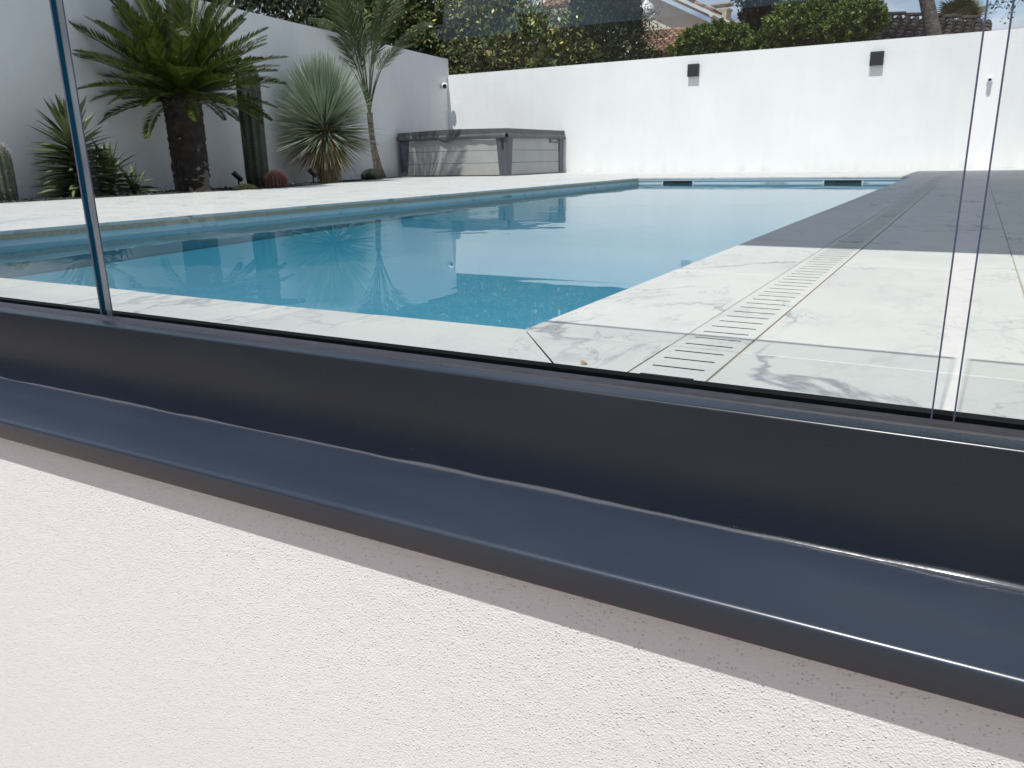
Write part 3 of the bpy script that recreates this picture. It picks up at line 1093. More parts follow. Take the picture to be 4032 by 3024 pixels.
# ------------------------------------------------------------------ wall lamps, cameras, spotlights
def build_small():
    dark = simple('lamp_anthracite', (0.018, 0.020, 0.024), 0.5)
    lens = simple('lamp_lens', (0.35, 0.35, 0.33), 0.3)
    for x, z, lab in ((-5.143, 1.955, 'square black wall lamp on the sunlit wall, nearer the hot tub'),
                      (-1.780, 1.930, 'square black wall lamp on the sunlit wall, nearer the dark tiled roof')):
        t = empty('wall_lamp', (x, BWALL_Y, z))
        tag(t, lab, 'wall lamp', 'wall lamps on the sunlit wall')
        w, h, p = 0.112, 0.118, 0.082
        m = MB()
        m.box(-w, w, -p, -0.004, -h, h)
        m.bevel(0.004, 2)
        m.build('housing', dark, t)
        box_obj('back_plate', (-w * 0.7, w * 0.7, -0.0035, -0.0005, -h * 0.7, h * 0.7), dark, t)
        box_obj('lens', (-w * 0.6, w * 0.6, -p * 0.8, -p * 0.25, -h - 0.002, -h + 0.004), lens, t)
    # dome camera by the corner
    whitep = simple('camera_white', (0.75, 0.75, 0.76), 0.35)
    blk = simple('camera_lens', (0.006, 0.006, 0.008), 0.1)
    p = at(1748, 337, 16.2)
    x = lw_x(16.2)
    t = empty('security_camera', (x, 16.2, p.z))
    tag(t, 'white turret security camera high on the shaded wall at the corner', 'camera')
    m = MB(); m.lathe([(0.062, 0), (0.062, 0.03), (0.055, 0.04)], 24)
    o = m.build('mount', whitep, t, rot=(0, math.pi / 2, 0))
    o.location = (0.002, 0, 0)
    m = MB()
    prof = [(0.001, -0.075)] + [(0.075 * math.sin(a), -0.075 * math.cos(a)) for a in np.linspace(0.15, math.pi - 0.75, 14)]
    m.lathe(prof, 24)
    hd = m.build('head', whitep, t)
    hd.location = (0.10, -0.02, -0.01)
    d = Vector((0.55, -0.8, -0.12)).normalized()
    hd.rotation_euler = d.to_track_quat('Z', 'Y').to_euler()
    m = MB(); m.lathe([(0.045, 0), (0.046, 0.012), (0.03, 0.02)], 20)
    o = m.build('lens', blk, hd); o.location = (0, 0, 0.0555)
    # small white camera on the far wall
    p = at(3898, 312, BWALL_Y)
    t = empty('security_camera', (p.x, BWALL_Y, p.z))
    tag(t, 'tiny white box camera on the sunlit wall, seen through the glass joint', 'camera')
    box_obj('mount', (-0.045, 0.045, -0.03, -0.001, -0.045, 0.045), whitep, t, 0.004)
    m = MB(); m.lathe([(0.030, -0.03), (0.036, 0), (0.036, 0.035), (0.03, 0.045)], 18)
    o = m.build('head', whitep, t); o.location = (0, -0.065, -0.002); o.rotation_euler = (math.radians(105), 0, 0)
    m = MB(); m.lathe([(0.024, 0), (0.02, 0.008)], 16)
    q = m.build('lens', blk, o); q.location = (0, 0, 0.0455)
    # garden spots
    bk = simple('spot_black', (0.008, 0.008, 0.009), 0.4)
    for (x, y, lab) in ((-8.9, 7.95, 'small black garden spotlight on a stake beside the tall column cactus'),
                        (-9.5, 10.06, 'small black garden spotlight at the foot of the blue yucca')):
        t = empty('garden_spotlight', (x, y, -0.03))
        tag(t, lab, 'spotlight', 'garden spotlights in the planting bed')
        m = MB(); m.tube([(0, 0, 0), (0, 0, 0.13)], [0.012, 0.012], 8); m.build('stake', bk, t)
        m = MB(); m.lathe([(0.022, -0.07), (0.036, -0.06), (0.036, 0.07), (0.040, 0.075), (0.040, 0.088), (0.030, 0.084)], 16)
        o = m.build('head', bk, t); o.location = (0, 0, 0.18)
        o.rotation_euler = Vector((-0.35, -0.62, 0.75)).to_track_quat('Z', 'Y').to_euler()


build_small()

# ------------------------------------------------------------------ plants
trunk_brown = simple('palm_trunk', (0.034, 0.026, 0.021), 0.9, noise=0.45, nscale=14, bump=0.8, bscale=40, bdist=0.02)
bark_pine = simple('pine_bark', (0.10, 0.085, 0.075), 0.9, noise=0.35, nscale=9, bump=0.9, bscale=22, bdist=0.03)
branch_brown = simple('branch_bark', (0.05, 0.04, 0.03), 0.9, noise=0.3, nscale=10)


def frond_mesh(name, L, npair, leaf_len, leaf_w, curl, vee, lean, hang=0.0, seed=0, start=0.10, rach=0.012):
    """pinnate frond in local x (outward) / z (up); one rachis and paired leaflets"""
    rng = np.random.default_rng(seed)
    n = 18
    s = np.linspace(0, 1, n + 1)
    ang = -curl * s ** 1.5
    dx, dz = np.cos(ang), np.sin(ang)
    px = np.concatenate([[0], np.cumsum((dx[:-1] + dx[1:]) / 2)]) * L / n
    pz = np.concatenate([[0], np.cumsum((dz[:-1] + dz[1:]) / 2)]) * L / n
    V, Fc = [], []
    # rachis as a triangular tube (quads)
    for i in range(n + 1):
        r = rach * (1 - 0.8 * s[i])
        for a in (90, 210, 330):
            V.append((px[i], r * math.cos(math.radians(a)), pz[i] + r * math.sin(math.radians(a))))
    for i in range(n):
        for k in range(3):
            Fc.append((i * 3 + k, i * 3 + (k + 1) % 3, (i + 1) * 3 + (k + 1) % 3, (i + 1) * 3 + k))
    for j in range(npair):
        f = start + (1 - start) * (j + 0.5) / npair
        x = np.interp(f, s, px); z = np.interp(f, s, pz); a = np.interp(f, s, ang)
        T = np.array([math.cos(a), 0, math.sin(a)]); U = np.array([-math.sin(a), 0, math.cos(a)])
        env = math.sin(math.pi * min(1, 0.12 + 0.86 * (f - start) / (1 - start))) ** 0.55
        for sg in (-1, 1):
            l = leaf_len * env * rng.uniform(0.9, 1.08)
            ln = lean + 0.35 * f + rng.normal(0, 0.06)
            vv = vee + rng.normal(0, 0.08)
            d = np.array([0, sg * math.cos(vv), 0]) + U * math.sin(vv)
            d = d * math.cos(ln) + T * math.sin(ln)
            side = np.cross(d, U); side /= np.linalg.norm(side) + 1e-9
            b0 = np.array([x, 0, z])
            w = leaf_w * rng.uniform(0.85, 1.1)
            mid = b0 + d * l * 0.5 + np.array([0, 0, -hang * l * 0.18])
            tip = b0 + d * l + np.array([0, 0, -hang * l * 0.75])
            i0 = len(V)
            V += [b0, mid + side * w, tip, mid - side * w]
            Fc.append((i0, i0 + 1, i0 + 2, i0 + 3))
    return np_mesh(name, np.array(V), Fc)


def knobby_trunk(name, h, r0, r1, mat, parent, rows=30, seg=22, knob=0.02, lean=(0, 0)):
    V = []
    for i in range(rows + 1):
        f = i / rows
        r = r0 + (r1 - r0) * f
        for k in range(seg):
            a = 2 * math.pi * (k + 0.5 * (i % 2)) / seg
            q = r + knob * (((i * 7 + k * 3) % 5) / 5.0 - 0.3) + random.uniform(-knob, knob) * 0.5
            V.append((lean[0] * f + q * math.cos(a), lean[1] * f + q * math.sin(a), f * h + random.uniform(-0.3, 0.3) * h / rows))
    Fc = [(i * seg + k, i * seg + (k + 1) % seg, (i + 1) * seg + (k + 1) % seg, (i + 1) * seg + k) for i in range(rows) for k in range(seg)]
    return add_obj(name, np_mesh(name, V, Fc), mat, parent)


def build_cycad():
    x, y = -9.2, 7.42
    t = empty('sago_palm', (x, y, -0.03))
    tag(t, 'large sago palm with stout dark trunk and arching feather fronds', 'palm')
    knobby_trunk('trunk', 1.30, 0.225, 0.235, trunk_brown, t, 34, 26, 0.022)
    green = leaf_mat('cycad_green', [(0.0, (0.024, 0.042, 0.008)), (0.5, (0.060, 0.088, 0.012)), (1.0, (0.13, 0.155, 0.024))], 0.38, 0.5, 0.12)
    mes = []
    for v, (L, curl, vee) in enumerate(((1.36, 0.28, 0.50), (1.34, 0.42, 0.42), (1.16, 0.62, 0.35), (1.34, 0.18, 0.6))):
        me = frond_mesh('frond', L, 72, 0.20, 0.0125, curl, vee, 0.62, 0.05, seed=v, start=0.08, rach=0.016)
        me.materials.append(green); mes.append(me)
    rnd = random.Random(3)
    ga = math.pi * (3 - math.sqrt(5))
    n = 100
    for i in range(n):
        f = (i + 0.5) / n                      # 0 = youngest, upright; 1 = oldest, hanging
        pitch = math.radians(82 - 86 * f ** 0.72) + rnd.gauss(0, 0.07)
        az = i * ga + rnd.gauss(0, 0.12)
        me = mes[3] if f < 0.2 else mes[0] if f < 0.5 else mes[1] if f < 0.8 else mes[2]
        o = add_obj('frond', me, None, t)
        o.location = (0.10 * math.cos(az), 0.10 * math.sin(az), 1.38 - 0.20 * f)
        o.rotation_mode = 'XYZ'
        o.rotation_euler = (rnd.gauss(0, 0.2), -pitch, az)
        s = rnd.uniform(0.88, 1.05) * (0.94 if f > 0.75 else 1.0)
        o.scale = (s, s, s)
    # dry bases of cut fronds around the neck
    m = MB()
    for i in range(60):
        a = i * ga; z = 1.08 + 0.24 * (i / 60)
        d = Vector((math.cos(a), math.sin(a), 0.9)).normalized()
        p = Vector((0.2 * math.cos(a), 0.2 * math.sin(a), z))
        m.tube([p, p + d * rnd.uniform(0.06, 0.14)], [0.016, 0.006], 5)
    o = m.build('frond_stubs', simple('dry_stub', (0.10, 0.085, 0.06), 0.9, noise=0.4, nscale=30), t)
    tag(o, kind='stuff')


build_cycad()


def blade_mesh(name, L, w, fold=0.25, bend=0.0, n=4):
    V, Fc = [], []
    for i in range(n + 1):
        f = i / n
        ww = w * (0.55 + 1.6 * f - 2.0 * f * f if f < 0.6 else (1 - f) / 0.4 * 0.79)
        z = -bend * f * f * L
        V += [(f * L, -ww, z + fold * ww), (f * L, 0, z), (f * L, ww, z + fold * ww)]
    for i in range(n):
        for k in (0, 1):
            Fc.append((i * 3 + k, i * 3 + k + 1, (i + 1) * 3 + k + 1, (i + 1) * 3 + k))
    return np_mesh(name, np.array(V), Fc)


def build_small_yucca():
    t = empty('spiky_yucca', (-9.1, 5.82, -0.03))
    tag(t, 'bushy green yucca with stiff dagger leaves beside the glass panel edge', 'yucca')
    mats = leaf_mat('yucca_green', [(0.0, (0.06, 0.09, 0.035)), (0.5, (0.11, 0.145, 0.06)), (1.0, (0.22, 0.24, 0.11))], 0.45)
    # colour per object, not per island: one island per leaf mesh
    nt = mats.node_tree
    oi = nt.nodes.new('ShaderNodeObjectInfo')
    for n in list(nt.nodes):
        if n.type == 'VALTORGB':
            nt.links.new(oi.outputs['Random'], n.inputs['Fac'])
    mes = []
    for k in range(3):
        me = blade_mesh('leaf', 0.46, 0.046, 0.35, 0.04 + 0.08 * k); me.materials.append(mats); mes.append(me)
    heads = [((0.0, -0.06, 0.0), 0.74, 0.05, 215, 0.98), ((-0.02, 0.34, 0.0), 0.34, 0.09, 58, 0.80), ((0.05, 0.60, 0.0), 0.16, 0.05, 26, 0.62)]
    rnd = random.Random(11)
    ga = math.pi * (3 - math.sqrt(5))
    for (bx, by, bz), h, sw, n, sc in heads:
        m = MB(); m.tube([(bx, by, 0), (bx, by, h * 0.5), (bx + sw * 0.3, by + sw * 0.5, h * 0.92)], [0.06, 0.055, 0.05], 10)
        m.build('stem', trunk_brown, t)
        for i in range(n):
            f = (i + 0.5) / n
            z = 0.03 + (h - 0.03) * (1 - f)
            pitch = math.radians(86 - 58 * min(1, f * 3.0) - 30 * f) + rnd.gauss(0, 0.09)
            az = i * ga + rnd.gauss(0, 0.15)
            o = add_obj('leaf', mes[i % 3], None, t)
            o.location = (bx + 0.04 * math.cos(az), by + 0.04 * math.sin(az), z)
            o.rotation_euler = (rnd.gauss(0, 0.25), -pitch, az)
            s = sc * rnd.uniform(0.85, 1.1)
            o.scale = (s, s, s)


build_small_yucca()


def spikes(name, origins, dirs, lens, widths, droop, mat, parent, rng):
    """thin folded blades, all of one plant"""
    n = len(origins)
    up = np.array([0, 0, 1.0])
    d = dirs / np.linalg.norm(dirs, axis=1, keepdims=True)
    side = np.cross(d, up + rng.normal(0, 0.25, (n, 3)))
    side /= np.linalg.norm(side, axis=1, keepdims=True) + 1e-9
    V = np.zeros((n, 6, 3)); 
    for k, (f, wf) in enumerate(((0.0, 0.6), (0.5, 1.0))):
        c = origins + d * (lens * f)[:, None]
        c[:, 2] -= droop * lens * f * f
        V[:, 2 * k] = c - side * (widths * wf)[:, None]
        V[:, 2 * k + 1] = c + side * (widths * wf)[:, None]
    tip = origins + d * lens[:, None]
    tip[:, 2] -= droop * lens
    V[:, 4] = tip - side * (widths * 0.08)[:, None]
    V[:, 5] = tip + side * (widths * 0.08)[:, None]
    base = np.arange(n)[:, None] * 6
    F1 = base + np.array([0, 1, 3, 2]); F2 = base + np.array([2, 3, 5, 4])
    Fc = np.vstack([F1, F2])
    o = add_obj(name, np_mesh(name, V.reshape(-1, 3), Fc), mat, parent)
    tag(o, kind='stuff')
    return o


def build_blue_yucca():
    t = empty('blue_yucca', (-9.6, 10.55, -0.03))
    tag(t, 'blue green beaked yucca, a dense ball of fine leaves over a straw coloured trunk', 'yucca')
    rng = np.random.default_rng(5)
    ga = math.pi * (3 - math.sqrt(5))
    n = 2300
    i = np.arange(n)
    f = (i + 0.5) / n
    az = i * ga + rng.normal(0, 0.1, n)
    el = np.radians(88 - 112 * f) + rng.normal(0, 0.07, n)
    d = np.stack([np.cos(el) * np.cos(az), np.cos(el) * np.sin(az), np.sin(el)], 1)
    o = np.stack([0.06 * np.cos(az), 0.06 * np.sin(az), 1.16 - 0.36 * f], 1)
    L = (1.0 - 0.10 * f) * rng.uniform(0.86, 1.06, n)
    blue = leaf_mat('yucca_blue', [(0.0, (0.13, 0.18, 0.12)), (0.45, (0.24, 0.31, 0.22)), (0.85, (0.40, 0.47, 0.36)), (1.0, (0.55, 0.57, 0.36))], 0.45)
    spikes('leaves', o, d, L, rng.uniform(0.0070, 0.0105, n), 0.02, blue, t, rng)
    n = 620
    i = np.arange(n); f = (i + 0.5) / n
    az = i * ga + rng.normal(0, 0.2, n)
    el = np.radians(0 - 72 * f) + rng.normal(0, 0.12, n)
    d = np.stack([np.cos(el) * np.cos(az), np.cos(el) * np.sin(az), np.sin(el)], 1)
    o = np.stack([0.08 * np.cos(az), 0.08 * np.sin(az), 0.86 - 0.16 * f], 1)
    L = (0.98 - 0.32 * f) * rng.uniform(0.75, 1.0, n)
    dry = leaf_mat('yucca_dry', [(0.0, (0.14, 0.15, 0.085)), (0.4, (0.24, 0.20, 0.11)), (0.8, (0.42, 0.33, 0.19)), (1.0, (0.6, 0.5, 0.34))], 0.6)
    spikes('dry_leaves', o, d, L, rng.uniform(0.006, 0.0105, n), 0.06, dry, t, rng)
    straw = simple('yucca_trunk', (0.30, 0.21, 0.11), 0.9, noise=0.4, nscale=16)
    knobby_trunk('trunk', 0.95, 0.165, 0.15, straw, t, 24, 20, 0.015)
    # fibres hanging on the trunk
    n = 420
    az = rng.uniform(0, 6.283, n); z = rng.uniform(0.2, 0.82, n)
    o = np.stack([0.17 * np.cos(az), 0.17 * np.sin(az), z], 1)
    d = np.stack([np.cos(az) * 0.22, np.sin(az) * 0.22, -np.ones(n)], 1) + rng.normal(0, 0.08, (n, 3))
    fib = leaf_mat('yucca_fibre', [(0.0, (0.22, 0.15, 0.08)), (0.6, (0.40, 0.30, 0.17)), (1.0, (0.66, 0.55, 0.38))], 0.7)
    spikes('trunk_fibres', o, d, rng.uniform(0.12, 0.3, n), rng.uniform(0.004, 0.009, n), 0.0, fib, t, rng)


build_blue_yucca()


def build_queen_palm():
    t = empty('feather_palm', (-10.12, 12.45, -0.03))
    tag(t, 'slender feather palm with thin trunk and drooping fronds against the shaded wall', 'palm')
    m = MB()
    pts = [(0.06, 0.10, 0), (0.03, 0.03, 0.25), (0.0, -0.02, 0.6), (-0.01, -0.05, 1.0), (-0.01, -0.06, 1.25)]
    m.tube(pts, [0.105, 0.085, 0.062, 0.052, 0.060], 14)
    m.build('trunk', simple('feather_palm_trunk', (0.17, 0.13, 0.10), 0.9, noise=0.5, nscale=11, bump=0.6, bscale=30, bdist=0.01), t)
    g = leaf_mat('feather_palm_green', [(0.0, (0.035, 0.055, 0.020)), (0.6, (0.07, 0.095, 0.032)), (1.0, (0.13, 0.15, 0.05))], 0.42, 0.5, 0.15)
    mes = []
    for k, (L, curl) in enumerate(((2.5, 0.7), (2.3, 1.1), (2.0, 1.35))):
        me = frond_mesh('frond', L, 60, 0.44, 0.010, curl, 0.15, 0.62, 0.55, seed=20 + k, start=0.44, rach=0.018)
        me.materials.append(g); mes.append(me)
    rnd = random.Random(5)
    n = 13
    for i in range(n):
        f = (i + 0.5) / n
        pitch = math.radians(89 - 14 * f) + rnd.gauss(0, 0.05)
        az = i * 2.39996 + rnd.gauss(0, 0.2)
        o = add_obj('frond', mes[0 if f < 0.35 else 1 if f < 0.75 else 2], None, t)
        o.location = (-0.01, -0.06, 1.20)
        o.rotation_euler = (rnd.gauss(0, 0.3), -pitch, az)
        s = rnd.uniform(0.85, 1.08); o.scale = (s, s, s)


build_queen_palm()


def ribbed(name, prof, ribs, depth, mat, parent, seg_per=4, loc=(0, 0, 0)):
    m = MB()
    m.lathe(prof, ribs * seg_per, rib=lambda a, r, z: r * (1 + depth * (abs(math.cos(a * ribs / 2)) - 0.6)))
    return m.build(name, mat, parent, loc=loc)


def spine_tufts(name, pts, outs, n_each, L, w, mat, parent, rng, spread=0.9):
    o = np.repeat(pts, n_each, 0)
    d = np.repeat(outs, n_each, 0) + rng.normal(0, spread, (len(o), 3))
    n = len(o)
    return spikes(name, o, d, L * rng.uniform(0.6, 1.2, n), np.full(n, w), 0.0, mat, parent, rng)


def build_cacti():
    rng = np.random.default_rng(9)
    dk = simple('column_cactus_skin', (0.055, 0.062, 0.042), 0.7, noise=0.3, nscale=9)
    # tall column behind the sago palm
    t = empty('column_cactus', (-9.5, 8.86, -0.03))
    tag(t, 'tall dark ribbed column cactus between the sago palm and the blue yucca', 'cactus')
    H, R0 = 1.80, 0.155
    prof = [(R0 * 0.9, 0), (R0, 0.2), (R0, H - 0.25)] + [(R0 * math.cos(a), H - 0.25 + 0.25 * math.sin(a)) for a in np.linspace(0.15, 1.5, 7)]
    ribbed('stem', prof, 9, 0.34, dk, t)
    pale = leaf_mat('cactus_spines', [(0.0, (0.20, 0.16, 0.10)), (1.0, (0.50, 0.44, 0.34))], 0.6)
    pts, outs = [], []
    for k in range(9):
        a = 2 * math.pi * k / 9
        for z in np.arange(0.05, H - 0.12, 0.05):
            rr = R0 * 1.13 if z < H - 0.25 else R0 * 1.1 * math.cos(math.asin(min(1, (z - H + 0.25) / 0.25)))
            pts.append((rr * math.cos(a), rr * math.sin(a), z)); outs.append((math.cos(a), math.sin(a), 0.1))
    spine_tufts('spines', np.array(pts), np.array(outs), 5, 0.022, 0.0012, pale, t, rng)
    # hairy column at the left
    t = empty('old_man_cactus', (-9.0, 4.83, -0.03))
    tag(t, 'grey green column cactus with a white woolly tip, left of the spiky yucca', 'cactus')
    H, R0 = 0.62, 0.125
    prof = [(R0 * 0.95, 0), (R0, 0.15), (R0, H - 0.2)] + [(R0 * math.cos(a), H - 0.2 + 0.2 * math.sin(a)) for a in np.linspace(0.15, 1.5, 7)]
    ribbed('stem', prof, 14, 0.22, simple('hairy_cactus_skin', (0.10, 0.11, 0.075), 0.8, noise=0.3, nscale=20), t)
    pts, outs = [], []
    for k in range(14):
        a = 2 * math.pi * k / 14
        for z in np.arange(0.03, H - 0.02, 0.028):
            rr = R0 * 1.06 if z < H - 0.2 else R0 * math.cos(math.asin(min(1, (z - H + 0.2) / 0.2)))
            pts.append((rr * math.cos(a), rr * math.sin(a), z)); outs.append((math.cos(a), math.sin(a), 0.2 + (0.8 if z > H - 0.2 else 0)))
    pts, outs = np.array(pts), np.array(outs)
    hair = leaf_mat('cactus_hair', [(0.0, (0.30, 0.28, 0.24)), (1.0, (0.72, 0.70, 0.66))], 0.7)
    hi = pts[:, 2] > H - 0.17
    spine_tufts('wool', pts[hi], outs[hi], 16, 0.05, 0.0011, hair, t, rng)
    spine_tufts('spines', pts[~hi], outs[~hi], 6, 0.025, 0.001, hair, t, rng)
    # barrels
    for (x, y, r, h, skin, spn, ns, sl, lab, zb) in (
            (-8.95, 8.70, 0.145, 0.22, (0.06, 0.07, 0.04), [(0.0, (0.45, 0.10, 0.09)), (0.5, (0.68, 0.26, 0.24)), (1.0, (0.72, 0.55, 0.42))], 16, 0.055, 'round barrel cactus with red spines beside the column cactus', -0.03),
            (-8.62, 7.80, 0.15, 0.105, (0.20, 0.19, 0.05), [(0.0, (0.42, 0.36, 0.08)), (1.0, (0.62, 0.54, 0.20))], 6, 0.03, 'low golden barrel cactus at the edge of the marble deck', -0.06),
            (-9.85, 11.98, 0.185, 0.21, (0.018, 0.024, 0.014), [(0.0, (0.015, 0.02, 0.012)), (1.0, (0.05, 0.06, 0.035))], 7, 0.025, 'dark green cushion cactus at the foot of the slender feather palm', -0.03)):
        t = empty('barrel_cactus', (x, y, zb))
        tag(t, lab, 'cactus')
        prof = [(r * 0.75, 0.0)] + [(r * math.cos(a), h * 0.42 + h * 0.58 * math.sin(a)) for a in np.linspace(-0.6, 1.5, 12)]
        ribbed('body', prof, 18, 0.16, simple('barrel_skin', skin, 0.7, noise=0.2, nscale=20), t)
        pts, outs = [], []
        for k in range(18):
            a = 2 * math.pi * k / 18
            for e in np.linspace(-0.5, 1.45, 13):
                rr = r * 1.06 * math.cos(e); z = h * 0.42 + h * 0.58 * math.sin(e)
                pts.append((rr * math.cos(a), rr * math.sin(a), z))
                outs.append((math.cos(a) * math.cos(e), math.sin(a) * math.cos(e), math.sin(e)))
        spine_tufts('spines', np.array(pts), np.array(outs), ns, sl, 0.0016, leaf_mat('barrel_spines', spn, 0.6), t, rng)


build_cacti()


def build_bed():
    m = MB(); b = m.bm
    ys = np.linspace(1.0, 13.9, 40)
    prev = None
    rng = random.Random(2)
    for y in ys:
        xa, xb = lw_x(y) + 0.002, bed_x(y) - 0.004
        row = [b.verts.new((xa + (xb - xa) * k / 8, y, -0.028 + rng.uniform(-0.008, 0.012))) for k in range(9)]
        if prev:
            for k in range(8): b.faces.new((prev[k], prev[k + 1], row[k + 1], row[k]))
        prev = row
    o = m.build('planting_bed', MAT['lava']); tag(o, kind='structure')
    # lava stones
    rg = np.random.default_rng(4)
    n = 5200
    ico = [(0, 0, 1), (0.9, 0, -0.3), (-0.45, 0.78, -0.3), (-0.45, -0.78, -0.3), (0.4, 0.7, 0.4), (-0.8, 0, 0.4), (0.4, -0.7, 0.4)]
    tri = [(0, 4, 5), (0, 5, 6), (0, 6, 4), (4, 1, 2), (4, 2, 5), (5, 2, 3), (5, 3, 6), (6, 3, 1), (6, 1, 4), (1, 3, 2)]
    base = np.array(ico)
    Y = rg.uniform(1.5, 13.7, n)
    u = rg.uniform(0.02, 0.98, n)
    Xa = np.array([lw_x(y) for y in Y]); Xb = np.array([bed_x(y) for y in Y])
    Xp = Xa + (Xb - Xa) * u ** 0.6
    s = rg.uniform(0.010, 0.028, n)
    V = base[None] * s[:, None, None] * rg.uniform(0.7, 1.2, (n, 7, 3)) + np.stack([Xp, Y, np.full(n, -0.018)], 1)[:, None]
    Fc = (np.arange(n)[:, None, None] * 7 + np.array(tri)[None]).reshape(-1, 3)
    lm = leaf_mat('lava_stones', [(0.0, (0.012, 0.011, 0.011)), (0.9, (0.05, 0.045, 0.042)), (0.985, (0.10, 0.09, 0.085)), (1.0, (0.5, 0.5, 0.48))], 0.9)
    o = add_obj('lava_gravel', np_mesh('lava_gravel', V.reshape(-1, 3), Fc), lm)
    tag(o, 'dark lava gravel covering the planting bed', 'gravel', kind='stuff')


build_bed()


# ------------------------------------------------------------------ hedges and trees behind the walls
def leaf_cloud(name, P, out, size, mat, parent, rng, aspect=0.42, upbias=0.25, outbias=0.9, droop=0.0):
    n = len(P)
    d = out * outbias + rng.normal(0, 0.8, (n, 3)); d[:, 2] += upbias - droop
    d /= np.linalg.norm(d, axis=1, keepdims=True) + 1e-9
    r = rng.normal(0, 1, (n, 3))
    side = np.cross(d, r); side /= np.linalg.norm(side, axis=1, keepdims=True) + 1e-9
    nn = np.cross(side, d)
    L = size * rng.uniform(0.65, 1.25, n)
    W = L * aspect
    V = np.zeros((n, 4, 3))
    V[:, 0] = P
    V[:, 1] = P + d * (L * 0.5)[:, None] + side * W[:, None] * 0.5 + nn * (W * 0.18)[:, None]
    V[:, 2] = P + d * L[:, None]
    V[:, 3] = P + d * (L * 0.5)[:, None] - side * W[:, None] * 0.5 + nn * (W * 0.18)[:, None]
    Fc = np.arange(n)[:, None] * 4 + np.array([0, 1, 2, 3])
    o = add_obj(name, np_mesh(name, V.reshape(-1, 3), Fc), mat, parent)
    tag(o, kind='stuff')
    return o


def blob_points(blobs, n, rng, shell=0.35, lump=0.18, clusters=0):
    """points in the outer shell of overlapping ellipsoids, gathered in clumps"""
    vol = np.array([b[3] * b[4] + b[3] * b[5] + b[4] * b[5] for b in blobs]); vol = vol / vol.sum()
    cnt = (vol * n).astype(int)
    Ps, Os = [], []
    for (cx, cy, cz, rx, ry, rz), c in zip(blobs, cnt):
        nc = clusters or max(40, c // 45)
        u = rng.normal(0, 1, (nc, 3)); u /= np.linalg.norm(u, axis=1, keepdims=True)
        rad = 1 - shell * rng.uniform(0, 1, nc) ** 1.6 + rng.normal(0, lump * 0.4, nc)
        k = rng.integers(0, nc, c)
        uu = u[k]
        p = uu * rad[k][:, None] * np.array([rx, ry, rz]) + rng.normal(0, lump * 0.55, (c, 3)) * min(rx, ry, rz)
        Ps.append(p + np.array([cx, cy, cz])); Os.append(uu)
    return np.vstack(Ps), np.vstack(Os)


def shrub(name, label, cat, base, blobs, n, size, mat, seed, aspect=0.42, group=None, shell=0.35, lump=0.18, upbias=0.25, outbias=0.9, trunk_r=0.07, inner=0.35, part='foliage'):
    rng = np.random.default_rng(seed)
    t = empty(name, base)
    tag(t, label, cat, group)
    rel = [(b[0] - base[0], b[1] - base[1], b[2] - base[2], b[3], b[4], b[5]) for b in blobs]
    P, O = blob_points(rel, int(n * (1 - inner)), rng, shell, lump)
    P2, O2 = blob_points([(a, b, c, d * 0.75, e * 0.75, f * 0.75) for a, b, c, d, e, f in rel], int(n * inner), rng, 0.7, lump)
    keep = P2[:, 2] > 0.02
    leaf_cloud('inner_' + part, P2[keep], O2[keep], size * 2.1, mat, t, rng, 0.6, upbias, outbias)
    keep = P[:, 2] > 0.02
    leaf_cloud(part, P[keep], O[keep], size, mat, t, rng, aspect, upbias, outbias)
    m = MB()
    rnd = random.Random(seed)
    top = max(b[2] for b in rel)
    m.tube([(0, 0, 0), (rnd.uniform(-.1, .1), rnd.uniform(-.1, .1), top * 0.5), (0, 0, top)], [trunk_r, trunk_r * 0.8, trunk_r * 0.4], 8)
    for b in rel:
        for _ in range(4):
            q = Vector((b[0] + rnd.uniform(-.6, .6) * b[3], b[1] + rnd.uniform(-.6, .6) * b[4], b[2] + rnd.uniform(-.2, .7) * b[5]))
            s = Vector((0, 0, top * rnd.uniform(0.15, 0.6)))
            m.tube([s, (s + q) / 2 + Vector((0, 0, 0.15)), q], [trunk_r * 0.5, trunk_r * 0.3, trunk_r * 0.12], 6)
    m.build('trunk', branch_brown, t)
    return t


HG = -0.06
varieg = leaf_mat('elaeagnus_leaves', [(0.0, (0.022, 0.036, 0.012)), (0.45, (0.06, 0.085, 0.022)), (0.72, (0.13, 0.165, 0.06)), (0.88, (0.28, 0.29, 0.12)), (1.0, (0.58, 0.48, 0.09))], 0.36, 0.5)
darkleaf = leaf_mat('dark_leaves', [(0.0, (0.012, 0.018, 0.008)), (0.7, (0.03, 0.042, 0.016)), (1.0, (0.08, 0.09, 0.03))], 0.4)  # darker greens than the other hedge leaves
cypress_m = leaf_mat('cypress_sprays', [(0.0, (0.014, 0.026, 0.013)), (0.7, (0.030, 0.050, 0.022)), (1.0, (0.055, 0.075, 0.035))], 0.6, 0.3)
pitto = leaf_mat('pittosporum_leaves', [(0.0, (0.04, 0.07, 0.012)), (0.5, (0.085, 0.14, 0.022)), (0.9, (0.16, 0.22, 0.035)), (1.0, (0.28, 0.32, 0.08))], 0.55, 0.35)
oakleaf = leaf_mat('holm_oak_leaves', [(0.0, (0.012, 0.02, 0.009)), (0.7, (0.03, 0.045, 0.016)), (1.0, (0.07, 0.085, 0.035))], 0.45)


def blob_at(px, py, Y, rpx, rpy, depth):
    """ellipsoid whose outline covers rpx x rpy photo pixels around px,py at distance Y"""
    c = at(px, py, Y)
    a = at(px + rpx, py, Y); u = at(px, py - rpy, Y)
    return (c.x, c.y, c.z, abs(a.x - c.x), depth, abs(u.z - c.z))


